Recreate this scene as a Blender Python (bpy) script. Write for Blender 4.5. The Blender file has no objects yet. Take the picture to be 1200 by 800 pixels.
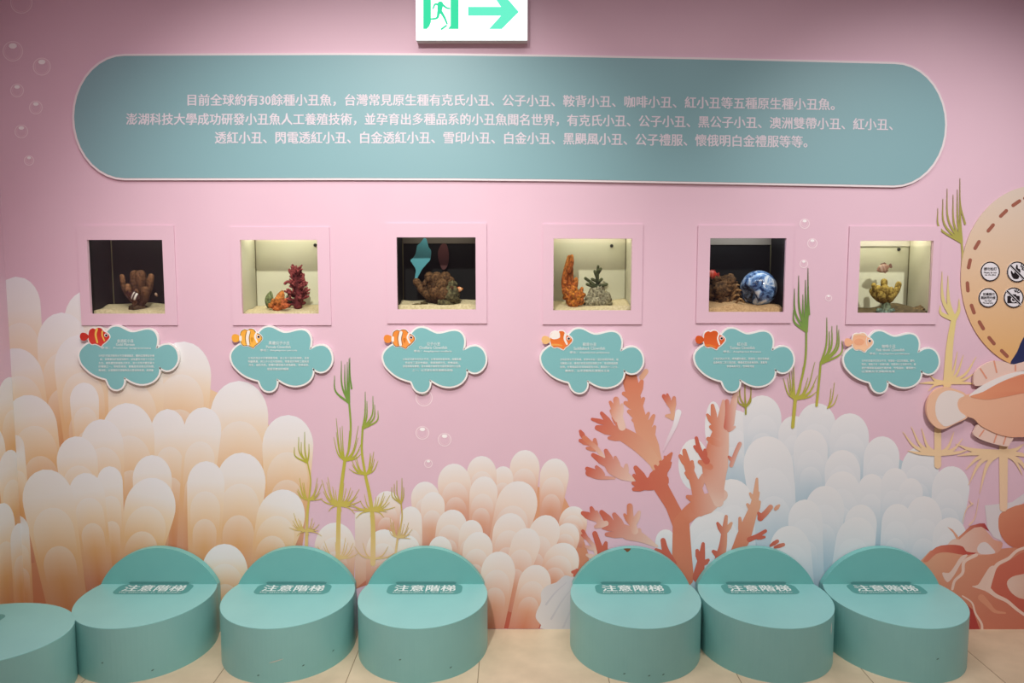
import bpy, bmesh, math, random
from mathutils import Vector, Matrix, noise
from mathutils.geometry import tessellate_polygon

S = bpy.context.scene
COL = S.collection
R = math.radians
random.seed(7)

# ------------------------------------------------------------------ camera, world, lights, exposure
F_PX, PITCH, CAM_D, CAM_H = 933.0, R(5.5), 3.06, 1.45
cam = bpy.data.cameras.new('camera')
cam.sensor_width = 36.0
cam.lens = F_PX / 1200 * 36
cam_o = bpy.data.objects.new('camera', cam)
cam_o.location = (0, -CAM_D, CAM_H)
cam_o.rotation_euler = (R(90) - PITCH, 0, 0)
COL.objects.link(cam_o)
S.camera = cam_o

S.view_settings.view_transform = 'Standard'
S.view_settings.look = 'None'
S.view_settings.gamma = 1
S.view_settings.use_curve_mapping = False
S.view_settings.exposure = -0.24

w = bpy.data.worlds.new('world')
S.world = w
w.use_nodes = True
w.node_tree.nodes['Background'].inputs[0].default_value = (1.0, 0.70, 0.82, 1)
w.node_tree.nodes['Background'].inputs[1].default_value = 0.165


def spot(name, loc, target, power, size, blend, color, radius=0.05):
    l = bpy.data.lights.new(name, 'SPOT')
    l.energy = power
    l.spot_size = R(size)
    l.spot_blend = blend
    l.color = color
    l.shadow_soft_size = radius
    o = bpy.data.objects.new(name, l)
    o.location = loc
    o.rotation_euler = (Vector(target) - Vector(loc)).to_track_quat('-Z', 'Y').to_euler()
    COL.objects.link(o)
    return o


def area(name, loc, target, power, sx, sy, color):
    l = bpy.data.lights.new(name, 'AREA')
    l.energy = power
    l.shape = 'RECTANGLE'
    l.size, l.size_y = sx, sy
    l.color = color
    o = bpy.data.objects.new(name, l)
    o.location = loc
    o.rotation_euler = (Vector(target) - Vector(loc)).to_track_quat('-Z', 'Y').to_euler()
    COL.objects.link(o)
    return o


spot('ceiling_spot', (-0.50, -2.3, 3.0), (-0.55, 0.0, 1.16), 280, 60, 0.95, (1.0, 0.965, 0.925))
spot('ceiling_spot', (1.75, -2.3, 3.0), (1.62, 0.0, 1.14), 228, 54, 1.0, (1.0, 0.97, 0.95))
panel = area('overhead_fill', (0.0, -1.15, 3.05), (0.0, -0.95, 0.0), 34, 3.2, 0.5, (1.0, 0.95, 0.92))  # added fill from above with no known fixture, brightens the stool tops
panel.data.spread = R(125)


# ------------------------------------------------------------------ helpers
def lin(c):
    return tuple((v / 255 / 12.92) if v / 255 <= 0.04045 else ((v / 255 + 0.055) / 1.055) ** 2.4 for v in c[:3])


def mix(a, b, t):
    t = max(0.0, min(1.0, t))
    return tuple(x + (y - x) * t for x, y in zip(a, b))


def ramp(stops, t):
    """stops: [(pos, colour)]"""
    if t <= stops[0][0]:
        return stops[0][1]
    for (p0, c0), (p1, c1) in zip(stops, stops[1:]):
        if t <= p1:
            return mix(c0, c1, (t - p0) / max(1e-9, p1 - p0))
    return stops[-1][1]


def P(x, y, yw=0.0):
    """point of the vertical plane at depth yw seen along pixel (x, y) of the 1200x800 frame"""
    u, v = (x - 600) / F_PX, (400 - y) / F_PX
    d = (u, math.cos(PITCH) + v * math.sin(PITCH), -math.sin(PITCH) + v * math.cos(PITCH))
    t = (yw + CAM_D) / d[1]
    return Vector((d[0] * t, yw, CAM_H + d[2] * t))


def principled(name, color, rough=0.5, spec=0.5, metallic=0.0):
    m = bpy.data.materials.new(name)
    m.use_nodes = True
    b = m.node_tree.nodes['Principled BSDF']
    b.inputs['Base Color'].default_value = (*lin(color), 1)
    b.inputs['Roughness'].default_value = rough
    b.inputs['Metallic'].default_value = metallic
    if 'Specular IOR Level' in b.inputs:
        b.inputs['Specular IOR Level'].default_value = spec
    return m


def noisy(name, c1, c2, scale=30, rough=0.5, spec=0.5, bump=0.0, detail=4):
    m = principled(name, c1, rough, spec)
    nt = m.node_tree
    b = nt.nodes['Principled BSDF']
    tc = nt.nodes.new('ShaderNodeTexCoord')
    n = nt.nodes.new('ShaderNodeTexNoise')
    n.inputs['Scale'].default_value = scale
    n.inputs['Detail'].default_value = detail
    r = nt.nodes.new('ShaderNodeValToRGB')
    r.color_ramp.elements[0].position = 0.35
    r.color_ramp.elements[1].position = 0.65
    r.color_ramp.elements[0].color = (*lin(c1), 1)
    r.color_ramp.elements[1].color = (*lin(c2), 1)
    nt.links.new(tc.outputs['Object'], n.inputs['Vector'])
    nt.links.new(n.outputs['Fac'], r.inputs['Fac'])
    nt.links.new(r.outputs['Color'], b.inputs['Base Color'])
    if bump:
        bp = nt.nodes.new('ShaderNodeBump')
        bp.inputs['Strength'].default_value = bump
        bp.inputs['Distance'].default_value = 0.01
        nt.links.new(n.outputs['Fac'], bp.inputs['Height'])
        nt.links.new(bp.outputs['Normal'], b.inputs['Normal'])
    return m


def colour_attr(name, rough=0.5, spec=0.4):
    m = principled(name, (200, 200, 200), rough, spec)
    nt = m.node_tree
    a = nt.nodes.new('ShaderNodeAttribute')
    a.attribute_name = 'Col'
    nt.links.new(a.outputs['Color'], nt.nodes['Principled BSDF'].inputs['Base Color'])
    return m


def emissive(name, color, strength):
    m = bpy.data.materials.new(name)
    m.use_nodes = True
    nt = m.node_tree
    nt.nodes.remove(nt.nodes['Principled BSDF'])
    e = nt.nodes.new('ShaderNodeEmission')
    e.inputs[0].default_value = (*lin(color), 1)
    e.inputs[1].default_value = strength
    nt.links.new(e.outputs[0], nt.nodes['Material Output'].inputs[0])
    return m


def clear(name, tint, gloss=0.04):
    m = bpy.data.materials.new(name)
    m.use_nodes = True
    nt = m.node_tree
    nt.nodes.remove(nt.nodes['Principled BSDF'])
    t = nt.nodes.new('ShaderNodeBsdfTransparent')
    t.inputs[0].default_value = (*tint, 1)
    g = nt.nodes.new('ShaderNodeBsdfGlossy')
    g.inputs['Roughness'].default_value = 0.03
    mx = nt.nodes.new('ShaderNodeMixShader')
    mx.inputs[0].default_value = gloss
    nt.links.new(t.outputs[0], mx.inputs[1])
    nt.links.new(g.outputs[0], mx.inputs[2])
    nt.links.new(mx.outputs[0], nt.nodes['Material Output'].inputs[0])
    return m


class MB:
    """collects coloured geometry and links it as ONE mesh object"""

    def __init__(self):
        self.v, self.f, self.c = [], [], []

    def add(self, verts, faces, cols):
        o = len(self.v)
        self.v += [tuple(p) for p in verts]
        self.f += [tuple(i + o for i in f) for f in faces]
        if isinstance(cols, tuple):
            cols = [cols] * len(verts)
        self.c += [tuple(c[:3]) for c in cols]

    def build(self, name, mat, parent=None, smooth=False, loc=None):
        me = bpy.data.meshes.new(name)
        me.from_pydata(self.v, [], self.f)
        me.update()
        a = me.color_attributes.new('Col', 'FLOAT_COLOR', 'POINT')
        a.data.foreach_set('color', [x for c in self.c for x in (*c, 1.0)])
        me.materials.append(mat)
        if smooth:
            for p in me.polygons:
                p.use_smooth = True
        o = bpy.data.objects.new(name, me)
        COL.objects.link(o)
        if parent:
            o.parent = parent
        if loc:
            o.location = loc
        return o


def tag(o, label=None, cat=None, group=None, kind=None):
    for k, v in (('label', label), ('category', cat), ('group', group), ('kind', kind)):
        if v:
            o[k] = v
    return o


def empty(name, loc, label, cat, group=None):
    o = bpy.data.objects.new(name, None)
    o.empty_display_size = 0.05
    o.location = loc
    COL.objects.link(o)
    bpy.context.view_layer.update()
    return tag(o, label, cat, group)


def put(child, parent):
    """parent a mesh built in world coordinates, keeping it in place"""
    child.parent = parent
    child.matrix_parent_inverse = Matrix.Translation(parent.location).inverted() @ Matrix.Identity(4) \
        if parent.parent is None and parent.type == 'EMPTY' else Matrix.Identity(4)
    return child


def smooth_line(pts, n=6):
    """Catmull-Rom through pts"""
    if len(pts) < 3:
        return [tuple(a + (b - a) * k / n for a, b in zip(pts[0], pts[1])) for k in range(n + 1)]
    q = [tuple(2 * a - b for a, b in zip(pts[0], pts[1]))] + list(pts) + \
        [tuple(2 * a - b for a, b in zip(pts[-1], pts[-2]))]
    out = []
    for i in range(1, len(q) - 2):
        for k in range(n):
            t = k / n
            out.append(tuple(0.5 * (2 * b + (c - a) * t + (2 * a - 5 * b + 4 * c - d) * t * t +
                                    (3 * b - a - 3 * c + d) * t ** 3)
                             for a, b, c, d in zip(q[i - 1], q[i], q[i + 1], q[i + 2])))
    out.append(tuple(pts[-1]))
    return out


def smooth_closed(pts, n=4):
    m = len(pts)
    out = []
    for i in range(m):
        a, b, c, d = pts[i - 1], pts[i], pts[(i + 1) % m], pts[(i + 2) % m]
        for k in range(n):
            t = k / n
            out.append(tuple(0.5 * (2 * y + (z - x) * t + (2 * x - 5 * y + 4 * z - u) * t * t +
                                    (3 * y - x - 3 * z + u) * t ** 3) for x, y, z, u in zip(a, b, c, d)))
    return out


LAYER = 0.000008
layer_no = [0]


def nl(step=1):
    layer_no[0] += step
    return -(0.0003 + LAYER * layer_no[0])


def tess(pts):
    return tessellate_polygon([[Vector((p[0], p[1], 0)) for p in pts]])


def poly(mb, pts, col, yw=None, pf=P):
    """flat printed polygon; col = colour or function of (x, y)"""
    yw = nl() if yw is None else yw
    vs = [pf(x, y, yw) for x, y in pts]
    cs = [col(x, y) for x, y in pts] if callable(col) else [col] * len(pts)
    mb.add(vs, tess(pts), cs)


def stroke(mb, pts, w0, w1=None, col=(0, 0, 0), yw=None, n=6, ws=None, round_ends=True, pf=P):
    """tapered printed stroke in pixel units"""
    yw = nl() if yw is None else yw
    L = smooth_line(pts, n)
    m = len(L)
    if ws is None:
        ws = [w0, w0 if w1 is None else w1]
    def wid(t):
        q = t * (len(ws) - 1)
        i = min(int(q), len(ws) - 2)
        return ws[i] + (ws[i + 1] - ws[i]) * (q - i)
    rows = []
    for i, p in enumerate(L):
        a, b = L[max(0, i - 1)], L[min(m - 1, i + 1)]
        dx, dy = b[0] - a[0], b[1] - a[1]
        l = math.hypot(dx, dy) or 1
        rows.append((p, (dx / l, dy / l), wid(i / (m - 1)) / 2))
    if round_ends:
        def cap(row, sgn):
            (x, y), (dx, dy), r = row
            return [((x + sgn * dx * r * math.sin(a), y + sgn * dy * r * math.sin(a)), (dx, dy), r * math.cos(a))
                    for a in (R(30), R(60), R(86))]
        rows = cap(rows[0], -1)[::-1] + rows + cap(rows[-1], 1)
    vs, cs, fs = [], [], []
    for (x, y), (dx, dy), h in rows:
        for s in (-1, 1):
            px, py = x - dy * h * s, y + dx * h * s
            vs.append(pf(px, py, yw))
            cs.append(col(px, py) if callable(col) else col)
    for i in range(len(rows) - 1):
        fs.append((2 * i, 2 * i + 1, 2 * i + 3, 2 * i + 2))
    mb.add(vs, fs, cs)


def ellipse(cx, cy, rx, ry, n=24, a0=0, a1=360):
    return [(cx + rx * math.cos(R(a0 + (a1 - a0) * i / n)), cy + ry * math.sin(R(a0 + (a1 - a0) * i / n)))
            for i in range(n if a1 - a0 == 360 else n + 1)]


def ring(mb, cx, cy, r, w, col, yw=None, ry=None, n=28, pf=P):
    yw = nl() if yw is None else yw
    ry = ry or r
    vs, fs = [], []
    for i in range(n):
        a = 2 * math.pi * i / n
        for k in (0, w):
            vs.append(pf(cx + (r - k) * math.cos(a), cy + (ry - k) * math.sin(a), yw))
    for i in range(n):
        j = (i + 1) % n
        fs.append((2 * i, 2 * j, 2 * j + 1, 2 * i + 1))
    mb.add(vs, fs, col)


def slab(mb, pts, y0, y1, col, side=None, pf=P):
    """solid plate: outline pts (pixels of plane y1), back at y0, front at y1 (y1 < y0)"""
    front = [pf(x, y, y1) for x, y in pts]
    back = [Vector((p.x, y0, p.z)) for p in front]
    cs = [col(x, y) for x, y in pts] if callable(col) else [col] * len(pts)
    t = tess(pts)
    mb.add(front, t, cs)
    mb.add(back, [tuple(reversed(f)) for f in t], side or cs)
    n = len(pts)
    mb.add(front + back, [(i, (i + 1) % n, n + (i + 1) % n, n + i) for i in range(n)],
           side or cs + cs)


def rim_plate(mb, inner, outer, y0, y1, col):
    """plate whose front shows only as a rim: quads between two matching outlines, outer edge, back"""
    n = len(inner)
    a = [P(x, y, y1) for x, y in inner]
    b = [P(x, y, y1) for x, y in outer]
    c = [Vector((p.x, y0, p.z)) for p in b]
    fs = []
    for i in range(n):
        j = (i + 1) % n
        fs += [(i, j, n + j, n + i), (n + i, n + j, 2 * n + j, 2 * n + i)]
    mb.add(a + b + c, fs, col)
    d = [Vector((p.x, y0, p.z)) for p in a]
    mb.add(d, tess(inner), col)
    mb.add(d + c, [(i, n + i, n + (i + 1) % n, (i + 1) % n) for i in range(n)], col)


def box(mb, x0, x1, y0, y1, z0, z1, col):
    v = [(x, y, z) for x in (x0, x1) for y in (y0, y1) for z in (z0, z1)]
    mb.add(v, [(0, 1, 3, 2), (4, 6, 7, 5), (0, 4, 5, 1), (2, 3, 7, 6), (0, 2, 6, 4), (1, 5, 7, 3)], col)


def tube(mb, pts, radii, cols, n=8):
    """round tapered branch through 3D pts; cols = colour or list of base, tip"""
    L = smooth_line([tuple(p) for p in pts], 4)
    m = len(L)
    def val(ws, t):
        q = t * (len(ws) - 1)
        i = min(int(q), len(ws) - 2)
        return ws[i], ws[i + 1], q - i
    rows = []
    for i, p in enumerate(L):
        a, b = Vector(L[max(0, i - 1)]), Vector(L[min(m - 1, i + 1)])
        d = (b - a).normalized()
        t = i / (m - 1)
        r0, r1, k = val(radii, t)
        c = mix(*val(cols, t)) if isinstance(cols, list) else cols
        rows.append((Vector(p), d, r0 + (r1 - r0) * k, c))
    p, d, r, c = rows[-1]
    rows += [(p + d * r * math.sin(R(a)), d, r * math.cos(R(a)), c) for a in (35, 65, 88)]
    p, d, r, c = rows[0]
    rows = [(p - d * r * math.sin(R(a)), d, r * math.cos(R(a)), c) for a in (88, 60, 30)] + rows
    vs, cs, fs = [], [], []
    for p, d, r, c in rows:
        up = Vector((0, 1, 0)) if abs(d.y) < 0.9 else Vector((1, 0, 0))
        e1 = d.cross(up).normalized()
        e2 = d.cross(e1)
        for k in range(n):
            a = 2 * math.pi * k / n
            vs.append(p + e1 * r * math.cos(a) + e2 * r * math.sin(a))
            cs.append(c)
    for i in range(len(rows) - 1):
        for k in range(n):
            j = (k + 1) % n
            fs.append((i * n + k, i * n + j, (i + 1) * n + j, (i + 1) * n + k))
    mb.add(vs, fs, cs)


def blob(mb, c, rad, col, seed=0, amp=0.25, freq=3.0, sub=3, col2=None):
    """lumpy rock / coral head"""
    bm = bmesh.new()
    bmesh.ops.create_icosphere(bm, subdivisions=sub, radius=1)
    off = Vector((seed * 7.3, seed * 3.1, seed * 1.7))
    vs, cs = [], []
    for v in bm.verts:
        h = noise.fractal(v.co * freq + off, 0.6, 2.0, 3)
        q = v.co * (1 + amp * h)
        vs.append((c[0] + q.x * rad[0], c[1] + q.y * rad[1], c[2] + q.z * rad[2]))
        cs.append(mix(col, col2, 0.5 + h) if col2 else col)
    fs = [tuple(v.index for v in f.verts) for f in bm.faces]
    bm.free()
    mb.add(vs, fs, cs)


_glyph = {}


def glyphs(body):
    """2D mesh of a line of text, normalised to width 1, baseline 0; returns verts, faces, height/width"""
    if body in _glyph:
        return _glyph[body]
    cu = bpy.data.curves.new('text', 'FONT')
    cu.body = body
    cu.resolution_u = 2
    o = bpy.data.objects.new('text', cu)
    COL.objects.link(o)
    dg = bpy.context.evaluated_depsgraph_get()
    me = o.evaluated_get(dg).to_mesh()
    vs = [(v.co.x, v.co.y) for v in me.vertices]
    fs = [tuple(p.vertices) for p in me.polygons]
    o.evaluated_get(dg).to_mesh_clear()
    bpy.data.objects.remove(o)
    bpy.data.curves.remove(cu)
    x0, x1 = min(v[0] for v in vs), max(v[0] for v in vs)
    y0, y1 = min(v[1] for v in vs), max(v[1] for v in vs)
    W, H = x1 - x0, y1 - y0
    r = ([((x - x0) / W, (y - y0) / H) for x, y in vs], fs, H / W)
    _glyph[body] = r
    return r


def text(mb, body, x0, x1, y0, y1, col, yw, dy=lambda x: 0.0, pf=P, bold=True):
    """lettering filling the pixel box x0..x1, y0 (top)..y1 (bottom) of the plane yw"""
    vs, fs, _ = glyphs(body)
    e = 0.022 * (y1 - y0)
    for k, (ex, ey) in enumerate(((-e, 0), (e, 0), (0, e)) if bold else ((0, 0),)):
        out = []
        for u, v in vs:
            x = x0 + u * (x1 - x0)
            out.append(pf(x + ex, y1 - v * (y1 - y0) + dy(x) + ey, yw - 0.00002 * k))
        mb.add(out, fs, col)


# ------------------------------------------------------------------ materials
PINK = (227, 193, 208)
M = {
    'wall': noisy('pink_wallpaper', PINK, (229, 196, 210), 3, 0.55, 0.35),
    'print': colour_attr('printed_vinyl', 0.5, 0.3),
    'paint': colour_attr('painted_plastic', 0.42, 0.4),
    'matte': colour_attr('rough_coral', 0.8, 0.2),
    'frame': principled('pink_frame_paint', (231, 192, 207), 0.45, 0.4),
    'stool': noisy('teal_laminate', (136, 196, 194), (140, 200, 197), 6, 0.38, 0.45),
    'arch': noisy('teal_laminate_back', (116, 186, 181), (120, 190, 184), 6, 0.42, 0.4),
    'tank_black': principled('black_tank_board', (14, 16, 18), 0.5, 0.2),
    'tank_cream': noisy('cream_tank_board', (244, 241, 218), (240, 236, 210), 6, 0.5, 0.3),
    'sand': noisy('pale_sand', (222, 208, 172), (196, 180, 142), 160, 0.95, 0.1, 0.4),
    'sand_brown': noisy('tan_sand', (206, 170, 128), (178, 142, 104), 160, 0.95, 0.1, 0.4),
    'glass': clear('glass', (0.99, 0.995, 0.985), 0.03),
    'water': clear('water', (0.985, 0.99, 0.97), 0.0),
    'silicone': principled('silicone_joint', (120, 112, 80), 0.6),
    'black': principled('black_rubber', (25, 24, 22), 0.5),
    'metal_edge': principled('sign_housing', (205, 200, 198), 0.5),
}

# mottled, pitted surface for the corals and rocks
nt = M['matte'].node_tree
nb = nt.nodes['Principled BSDF']
att = [n for n in nt.nodes if n.type == 'ATTRIBUTE'][0]
gco = nt.nodes.new('ShaderNodeNewGeometry')
gnz = nt.nodes.new('ShaderNodeTexNoise')
gnz.inputs['Scale'].default_value = 110
gnz.inputs['Detail'].default_value = 5
grp = nt.nodes.new('ShaderNodeValToRGB')
grp.color_ramp.elements[0].position, grp.color_ramp.elements[1].position = 0.36, 0.64
grp.color_ramp.elements[0].color = (0.42, 0.38, 0.34, 1)
grp.color_ramp.elements[1].color = (1.25, 1.22, 1.15, 1)
gmx = nt.nodes.new('ShaderNodeMix')
gmx.data_type = 'RGBA'
gmx.blend_type = 'MULTIPLY'
gmx.inputs[0].default_value = 1.0
gbp = nt.nodes.new('ShaderNodeBump')
gbp.inputs['Strength'].default_value = 0.7
gbp.inputs['Distance'].default_value = 0.006
nt.links.new(gco.outputs['Position'], gnz.inputs['Vector'])
nt.links.new(gnz.outputs['Fac'], grp.inputs['Fac'])
nt.links.new(att.outputs['Color'], gmx.inputs[6])
nt.links.new(grp.outputs['Color'], gmx.inputs[7])
nt.links.new(gmx.outputs[2], nb.inputs['Base Color'])
nt.links.new(gnz.outputs['Fac'], gbp.inputs['Height'])
nt.links.new(gbp.outputs['Normal'], nb.inputs['Normal'])

# floor
fm = principled('beige_floor_tile', (214, 194, 164), 0.45, 0.4)
nt = fm.node_tree
tc = nt.nodes.new('ShaderNodeTexCoord')
br = nt.nodes.new('ShaderNodeTexBrick')
br.offset = 0.5
br.inputs['Scale'].default_value = 1.0
br.inputs['Brick Width'].default_value = 40.0
br.inputs['Row Height'].default_value = 0.46
br.inputs['Mortar Size'].default_value = 0.0018
br.inputs['Mortar Smooth'].default_value = 0.2
br.inputs['Color1'].default_value = (*lin((222, 204, 174)), 1)
br.inputs['Color2'].default_value = (*lin((217, 198, 168)), 1)
br.inputs['Mortar'].default_value = (*lin((150, 130, 104)), 1)
mp = nt.nodes.new('ShaderNodeMapping')
mp.inputs['Rotation'].default_value = (0, 0, R(90))
mp.inputs['Location'].default_value = (7.0, 0.12, 0)
no = nt.nodes.new('ShaderNodeTexNoise')
no.inputs['Scale'].default_value = 9
no.inputs['Detail'].default_value = 6
mr = nt.nodes.new('ShaderNodeValToRGB')
mr.color_ramp.elements[0].position, mr.color_ramp.elements[1].position = 0.3, 0.7
mr.color_ramp.elements[0].color = (0.80, 0.80, 0.78, 1)
mr.color_ramp.elements[1].color = (1, 1, 1, 1)
mm = nt.nodes.new('ShaderNodeMix')
mm.data_type = 'RGBA'
mm.blend_type = 'MULTIPLY'
mm.inputs[0].default_value = 0.8
nt.links.new(tc.outputs['Object'], mp.inputs['Vector'])
nt.links.new(mp.outputs['Vector'], br.inputs['Vector'])
nt.links.new(tc.outputs['Object'], no.inputs['Vector'])
nt.links.new(no.outputs['Fac'], mr.inputs['Fac'])
nt.links.new(br.outputs['Color'], mm.inputs[6])
nt.links.new(mr.outputs['Color'], mm.inputs[7])
nt.links.new(mm.outputs[2], nt.nodes['Principled BSDF'].inputs['Base Color'])
M['floor'] = fm

# ------------------------------------------------------------------ the setting
WX0, WX1, WZ = -1.94, 2.9, 3.1
# tank openings and their pink frames, in pixels: xl, xr, yt, yb
OPEN = [(105, 192.5, 281, 367.5), (283, 373, 281, 367.5), (465.5, 557.5, 278, 362.5),
        (648.5, 740, 279.5, 363.5), (831, 919.5, 279, 365.5), (1006, 1091, 282, 366.5)]
FRAME = [(92.5, 205.8, 264, 381), (271, 387, 266, 381), (453, 570.5, 261.5, 379),
         (636, 753, 262.5, 380), (817, 929, 264, 378.5), (993.5, 1100, 265, 380)]


def rect(q, yw=0.0):
    a, b = P(q[0], q[2], yw), P(q[1], q[3], yw)
    # mid-height x so the rectangle stays upright
    ym = (q[2] + q[3]) / 2
    return P(q[0], ym, yw).x, P(q[1], ym, yw).x, b.z, a.z


HOLES = [rect(q) for q in OPEN]
T_W = 0.008


def wall_with_holes(name):
    loops = [[Vector((WX0, WZ * 0, 0)), Vector((WX1, 0, 0)), Vector((WX1, WZ, 0)), Vector((WX0, WZ, 0))]]
    for x0, x1, z0, z1 in HOLES:
        loops.append([Vector((x0, z0, 0)), Vector((x0, z1, 0)), Vector((x1, z1, 0)), Vector((x1, z0, 0))])
    tri = tessellate_polygon(loops)
    flat = [v for l in loops for v in l]
    n = len(flat)
    mb = MB()
    vs = [(v.x, 0, v.y) for v in flat] + [(v.x, T_W, v.y) for v in flat]
    fs = [tuple(t) for t in tri] + [tuple(i + n for i in reversed(t)) for t in tri]
    k = 0
    for l in loops:
        m = len(l)
        for i in range(m):
            a, b = k + i, k + (i + 1) % m
            fs.append((a, b, b + n, a + n))
        k += m
    mb.add(vs, fs, lin(PINK))
    return mb.build(name, M['wall'])


tag(wall_with_holes('wall_back'), kind='structure')
mb = MB()
box(mb, WX0 - 0.1, WX0, -3.6, T_W, 0, WZ, lin(PINK))
tag(mb.build('wall_left', M['wall']), kind='structure')
mb = MB()
box(mb, WX0 - 0.1, WX1, -4.2, T_W, -0.06, 0, lin((214, 194, 164)))
tag(mb.build('floor', M['floor']), kind='structure')

# ------------------------------------------------------------------ the printed mural
mural = empty('mural', (0, 0, 0), 'printed undersea mural of pale corals and seaweed covering the pink wall', 'mural')
WHITE = lin((237, 239, 241))


def finger(mb, tip, width, base, wbase=None, pal=None, lobes=2, t0=0.0, pf=P):
    """rounded coral finger: pale at the tip, shifting along its length through pal"""
    (tx, ty), (bx, by) = tip, base
    wbase = width * 0.8 if wbase is None else wbase
    L = math.hypot(bx - tx, by - ty)
    dx, dy = (bx - tx) / L, (by - ty) / L
    yw = nl()
    sr = min(0.9, width * 0.62 / L)
    N = 20
    vs, cs, fs = [], [], []
    for i in range(N + 1):
        s = (i / N) ** 1.5
        if s < sr:
            h = width / 2 * math.sqrt(max(0, 1 - (1 - s / sr) ** 2))
        else:
            h = (width + (wbase - width) * ((s - sr) / (1 - sr)) ** 1.2) / 2
        x, y = tx + (bx - tx) * s, ty + (by - ty) * s
        for k in (-1, 0, 1):
            px, py = x - dy * h * k, y + dx * h * k
            vs.append(pf(px, py, yw))
            c = ramp(pal, t0 + s * (1 - t0))
            if k:
                c = mix(c, WHITE, 0.10)
            cs.append(c)
    for i in range(N):
        for k in (0, 1):
            a = 3 * i + k
            fs.append((a, a + 1, a + 4, a + 3))
    mb.add(vs, fs, cs)
    if lobes:
        f = 0.34 if lobes > 1 else 0.42
        j = random.uniform(-0.04, 0.04)
        lt = (tx + (bx - tx) * (f + j) * 0.7, ty + (by - ty) * (f + j) * 0.7)
        # the inner lobe starts a little paler than the finger it lies on
        t = (f + j) * 0.7
        sub = [(p, mix(c, WHITE, 0.38 * max(0, 1 - p * 2.4))) for p, c in
               [(q / 10, ramp(pal, t + (1 - t) * q / 10)) for q in range(11)]]
        finger(mb, lt, width * 0.80, base, wbase * 0.82, sub, lobes - 1, 0, pf)


A_PAL = [(0, lin((238, 240, 243))), (0.17, lin((238, 235, 230))), (0.34, lin((239, 214, 178))),
         (0.54, lin((230, 182, 122))), (1.0, lin((202, 124, 88)))]
C_PAL = [(0, lin((239, 239, 239))), (0.28, lin((239, 222, 208))), (0.55, lin((228, 176, 146))),
         (1.0, lin((202, 118, 90)))]
B_PAL = [(0, lin((238, 238, 238))), (0.40, lin((224, 229, 233))), (0.70, lin((196, 213, 223))),
         (1.0, lin((160, 192, 208)))]


def lg(x0, y0, c0, x1, y1, c1):
    """linear print gradient between two points"""
    dx, dy = x1 - x0, y1 - y0
    d2 = dx * dx + dy * dy
    c0, c1 = lin(c0), lin(c1)
    return lambda x, y: mix(c0, c1, ((x - x0) * dx + (y - y0) * dy) / d2)


# --- cream and orange anemone on the left
mb = MB()
poly(mb, [(3, 420), (60, 430), (120, 440), (210, 440), (300, 480), (350, 540), (352, 620), (330, 662), (300, 737), (22, 737), (10, 560)],
     lg(0, 430, (240, 214, 176), 0, 700, (206, 128, 92)))
FA = [  # tip, width, base, wbase
    ((18, 324), 54, (36, 560), 44), ((104, 340), 56, (100, 560), 50), ((72, 366), 58, (76, 560), 46),
    ((14, 408), 62, (40, 560), 52), ((216, 400), 68, (205, 580), 64), ((150, 404), 84, (150, 600), 74),
    ((92, 392), 62, (106, 580), 44), ((98, 448), 34, (104, 580), 26), ((28, 463), 62, (60, 610), 40),
    ((280, 446), 68, (282, 640), 56), ((338, 486), 60, (335, 650), 46), ((196, 479), 40, (204, 650), 40),
    ((240, 477), 44, (222, 660), 40), ((147, 472), 62, (160, 640), 50), ((117, 491), 50, (130, 640), 40),
    ((88, 511), 48, (100, 650), 40), ((128, 546), 30, (134, 690), 34), ((98, 554), 42, (118, 690), 40),
    ((178, 533), 46, (180, 660), 40), ((284, 530), 58, (276, 690), 46), ((242, 540), 44, (238, 690), 42),
    ((183, 560), 60, (156, 690), 46), ((16, 509), 22, (32, 660), 22), ((2, 544), 20, (14, 690), 24),
    ((50, 550), 60, (84, 737), 56), ((17, 603), 30, (32, 737), 22), ((338, 574), 56, (306, 690), 40),
    ((263, 637), 54, (264, 737), 44)]
for tip, wd, b, wb in FA:
    big = wd > 40 and tip[1] > 440
    finger(mb, tip, wd, b, wb * (0.78 if tip[1] > 440 else 1), A_PAL, 2 if wd > 28 else 1)
fr1 = rect(FRAME[0])
mb.v = [(min(p[0], fr1[0] + 0.015), p[1], p[2]) if (fr1[2] + .01 < p[2] < fr1[3] and p[0] < fr1[1]) else p for p in mb.v]
put(mb.build('printed_anemone', M['print']), mural)['label'] = 'printed cream anemone with fat fingers fading to orange'

# --- the same print turning the corner
layer_no[0] = 0
def PL(y, z, xw=0.0):
    return Vector((WX0 - xw, -y, z))


mb = MB()
poly(mb, [(0.0008, 0.0), (0.5, 0.0), (0.5, 0.62), (0.25, 0.8), (0.0008, 0.9)], lambda y, z: ramp([(0, lin((206, 128, 92))), (0.9, lin((236, 210, 176)))], z), pf=PL)
for tip, wd, b, wb in [((0.02, 1.02), 0.16, (0.0, 0.55), 0.14), ((0.16, 0.86), 0.18, (0.14, 0.4), 0.16),
                       ((0.05, 0.74), 0.14, (0.03, 0.3), 0.12), ((0.12, 0.55), 0.16, (0.1, 0.05), 0.14),
                       ((0.02, 0.44), 0.1, (0.02, 0.02), 0.1), ((0.3, 0.7), 0.18, (0.3, 0.05), 0.16)]:
    finger(mb, tip, wd, b, wb, A_PAL, 1, 0, PL)
# keep the print on its own wall
mb.v = [(p[0], min(p[1], -0.0008), p[2]) for p in mb.v]
tag(mb.build('mural', M['print']), 'printed cream anemone fingers on the narrow strip of left wall', 'mural')

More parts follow.
